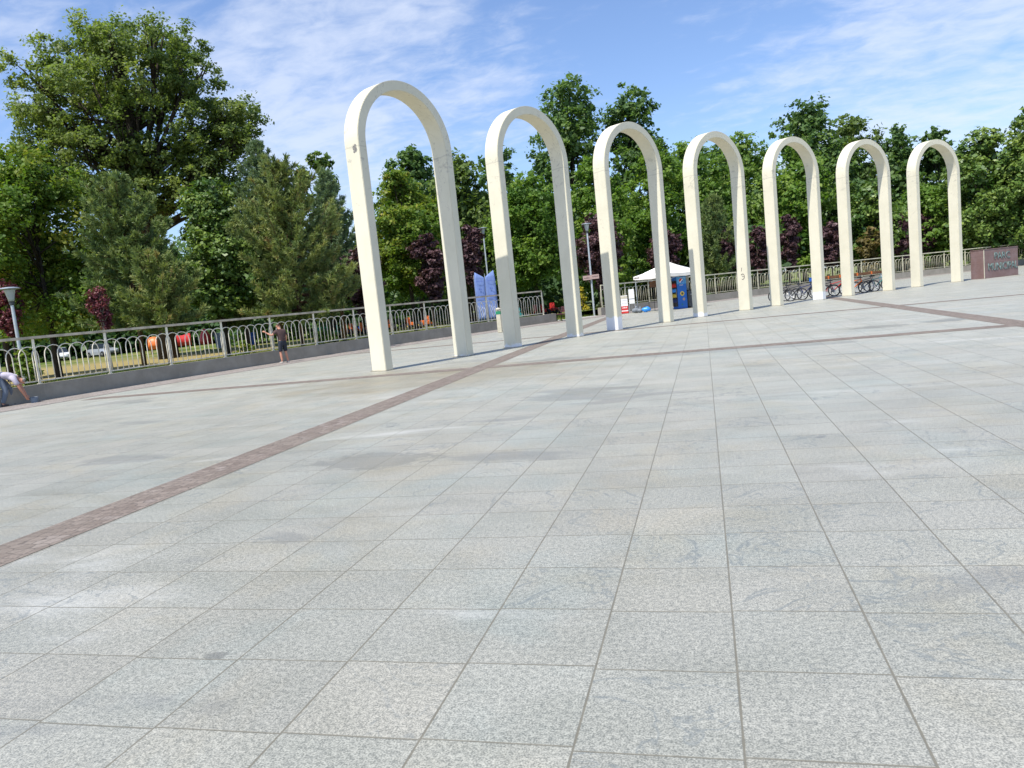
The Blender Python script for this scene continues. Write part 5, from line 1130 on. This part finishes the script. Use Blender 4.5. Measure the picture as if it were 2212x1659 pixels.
def stall(loc, rz, m1, label):
    r = empty('market_stall', loc, rz); m_ = MB(); m_.box((0, 0, 0.80), (1.5, 0.8, 0.06)); m_.build('table_top', M['wood'], r)
    for sx in (-0.66, 0.66):
        for sy in (-0.33, 0.33): m_ = MB(); m_.box((sx, sy, 0.385), (0.05, 0.05, 0.77)); m_.build('leg', M['wood'], r)
    m_ = MB(); n = 14; v = []; 
    for i in range(n + 1):
        for j in range(7):
            x = -0.80 + 1.6 * i / n; t = j / 6; prof = [(-0.44, 0.42), (-0.44, 0.86), (-0.3, 1.30), (0, 1.42), (0.3, 1.28), (0.44, 0.86), (0.44, 0.42)][j]
            v.append((x, prof[0] + 0.03 * math.sin(x * 9 + j), prof[1] + 0.07 * math.sin(x * 5 + j * 1.3) * (prof[1] > 0.9)))
    m_.add(v, [(i*7+j, i*7+j+1, (i+1)*7+j+1, (i+1)*7+j) for i in range(n) for j in range(6)]); q = m_.build('tarpaulin', m1, r, smooth=True); s_ = q.modifiers.new('cloth', 'SOLIDIFY'); s_.thickness = 0.01
    r.scale = (1.3, 1.2, 1.1); return tag(r, label, 'stall', 'covered stalls in the park')
stall((-49.6, 60.6, 0), 0.55, M['orange'], 'low stall covered with an orange tarpaulin behind the fence at the left')
stall((-50.6, 64.5, 0), 0.7, M['red'], 'low stall covered with a dark red tarpaulin beside the orange one')
pa = empty('folded_parasol', (-42.3, 57.3, 0)); pa.scale = (1.3, 1.3, 0.9); m_ = MB(); m_.tube([(0, 0, 0), (0, 0, 2.1)], 0.022, 8); m_.build('pole', M['steel'], pa); m_ = MB()
m_.lathe([(0.05, 0.55), (0.34, 0.62), (0.40, 0.9), (0.33, 1.4), (0.2, 1.8), (0.06, 2.1)], n=16)
for i, v in enumerate(m_.v): k_ = 1 + 0.18 * math.sin(math.atan2(v[1], v[0]) * 8); m_.v[i] = (v[0] * k_, v[1] * k_, v[2])
m_.build('cloth', M['red'], pa, smooth=True); m_ = MB(); m_.lathe([(0.28, 0), (0.28, 0.06), (0.1, 0.1)], n=16); m_.build('base', M['darkgrey'], pa)
tag(pa, 'folded red parasol upright behind the fence left of the man in brown', 'parasol')
def make_bin():
    r = empty('wheeled_bin'); m_ = MB(); m_.add([(-0.25, -0.3, 0.08), (0.25, -0.3, 0.08), (0.25, 0.25, 0.08), (-0.25, 0.25, 0.08), (-0.30, -0.37, 1.0), (0.30, -0.37, 1.0), (0.30, 0.33, 1.0), (-0.30, 0.33, 1.0)], [(0,3,2,1),(4,5,6,7),(0,1,5,4),(1,2,6,5),(2,3,7,6),(3,0,4,7)]); m_.build('body', M['greyblue'], r, bevel=0.03)
    m_ = MB(); m_.box((0, -0.02, 1.04), (0.64, 0.74, 0.07)); m_.build('lid', M['greyblue'], r, bevel=0.025)
    for sx in (-0.27, 0.27): m_ = MB(); m_.lathe([(0.10, -0.025), (0.10, 0.025)], (sx, 0.27, 0.10), 12, Matrix.Rotation(math.pi / 2, 4, 'Y')); m_.build('wheel', M['rubber'], r)
    m_ = MB(); m_.tube([(-0.22, 0.37, 1.0), (0.22, 0.37, 1.0)], 0.018, 6); m_.build('handle', M['darkgrey'], r)
    return r
b1 = make_bin(); b1.location = (-39.8, 55.9, 0); b1.scale = (1.1, 1.1, 1.3); tag(b1, 'grey blue wheeled bin beside the folded red parasol', 'bin', 'wheeled bins in the park')
b2 = copy_tree(b1); b2.location = (-37.3, 56.5, 0); b2.scale = (1, 1, 1.05)
for ch in b2.children:
    if ch.name.startswith(('body', 'lid')): obj_mat(ch, M['blue'])
tag(b2, 'bright blue wheeled bin just left of the man in brown', 'bin', 'wheeled bins in the park')
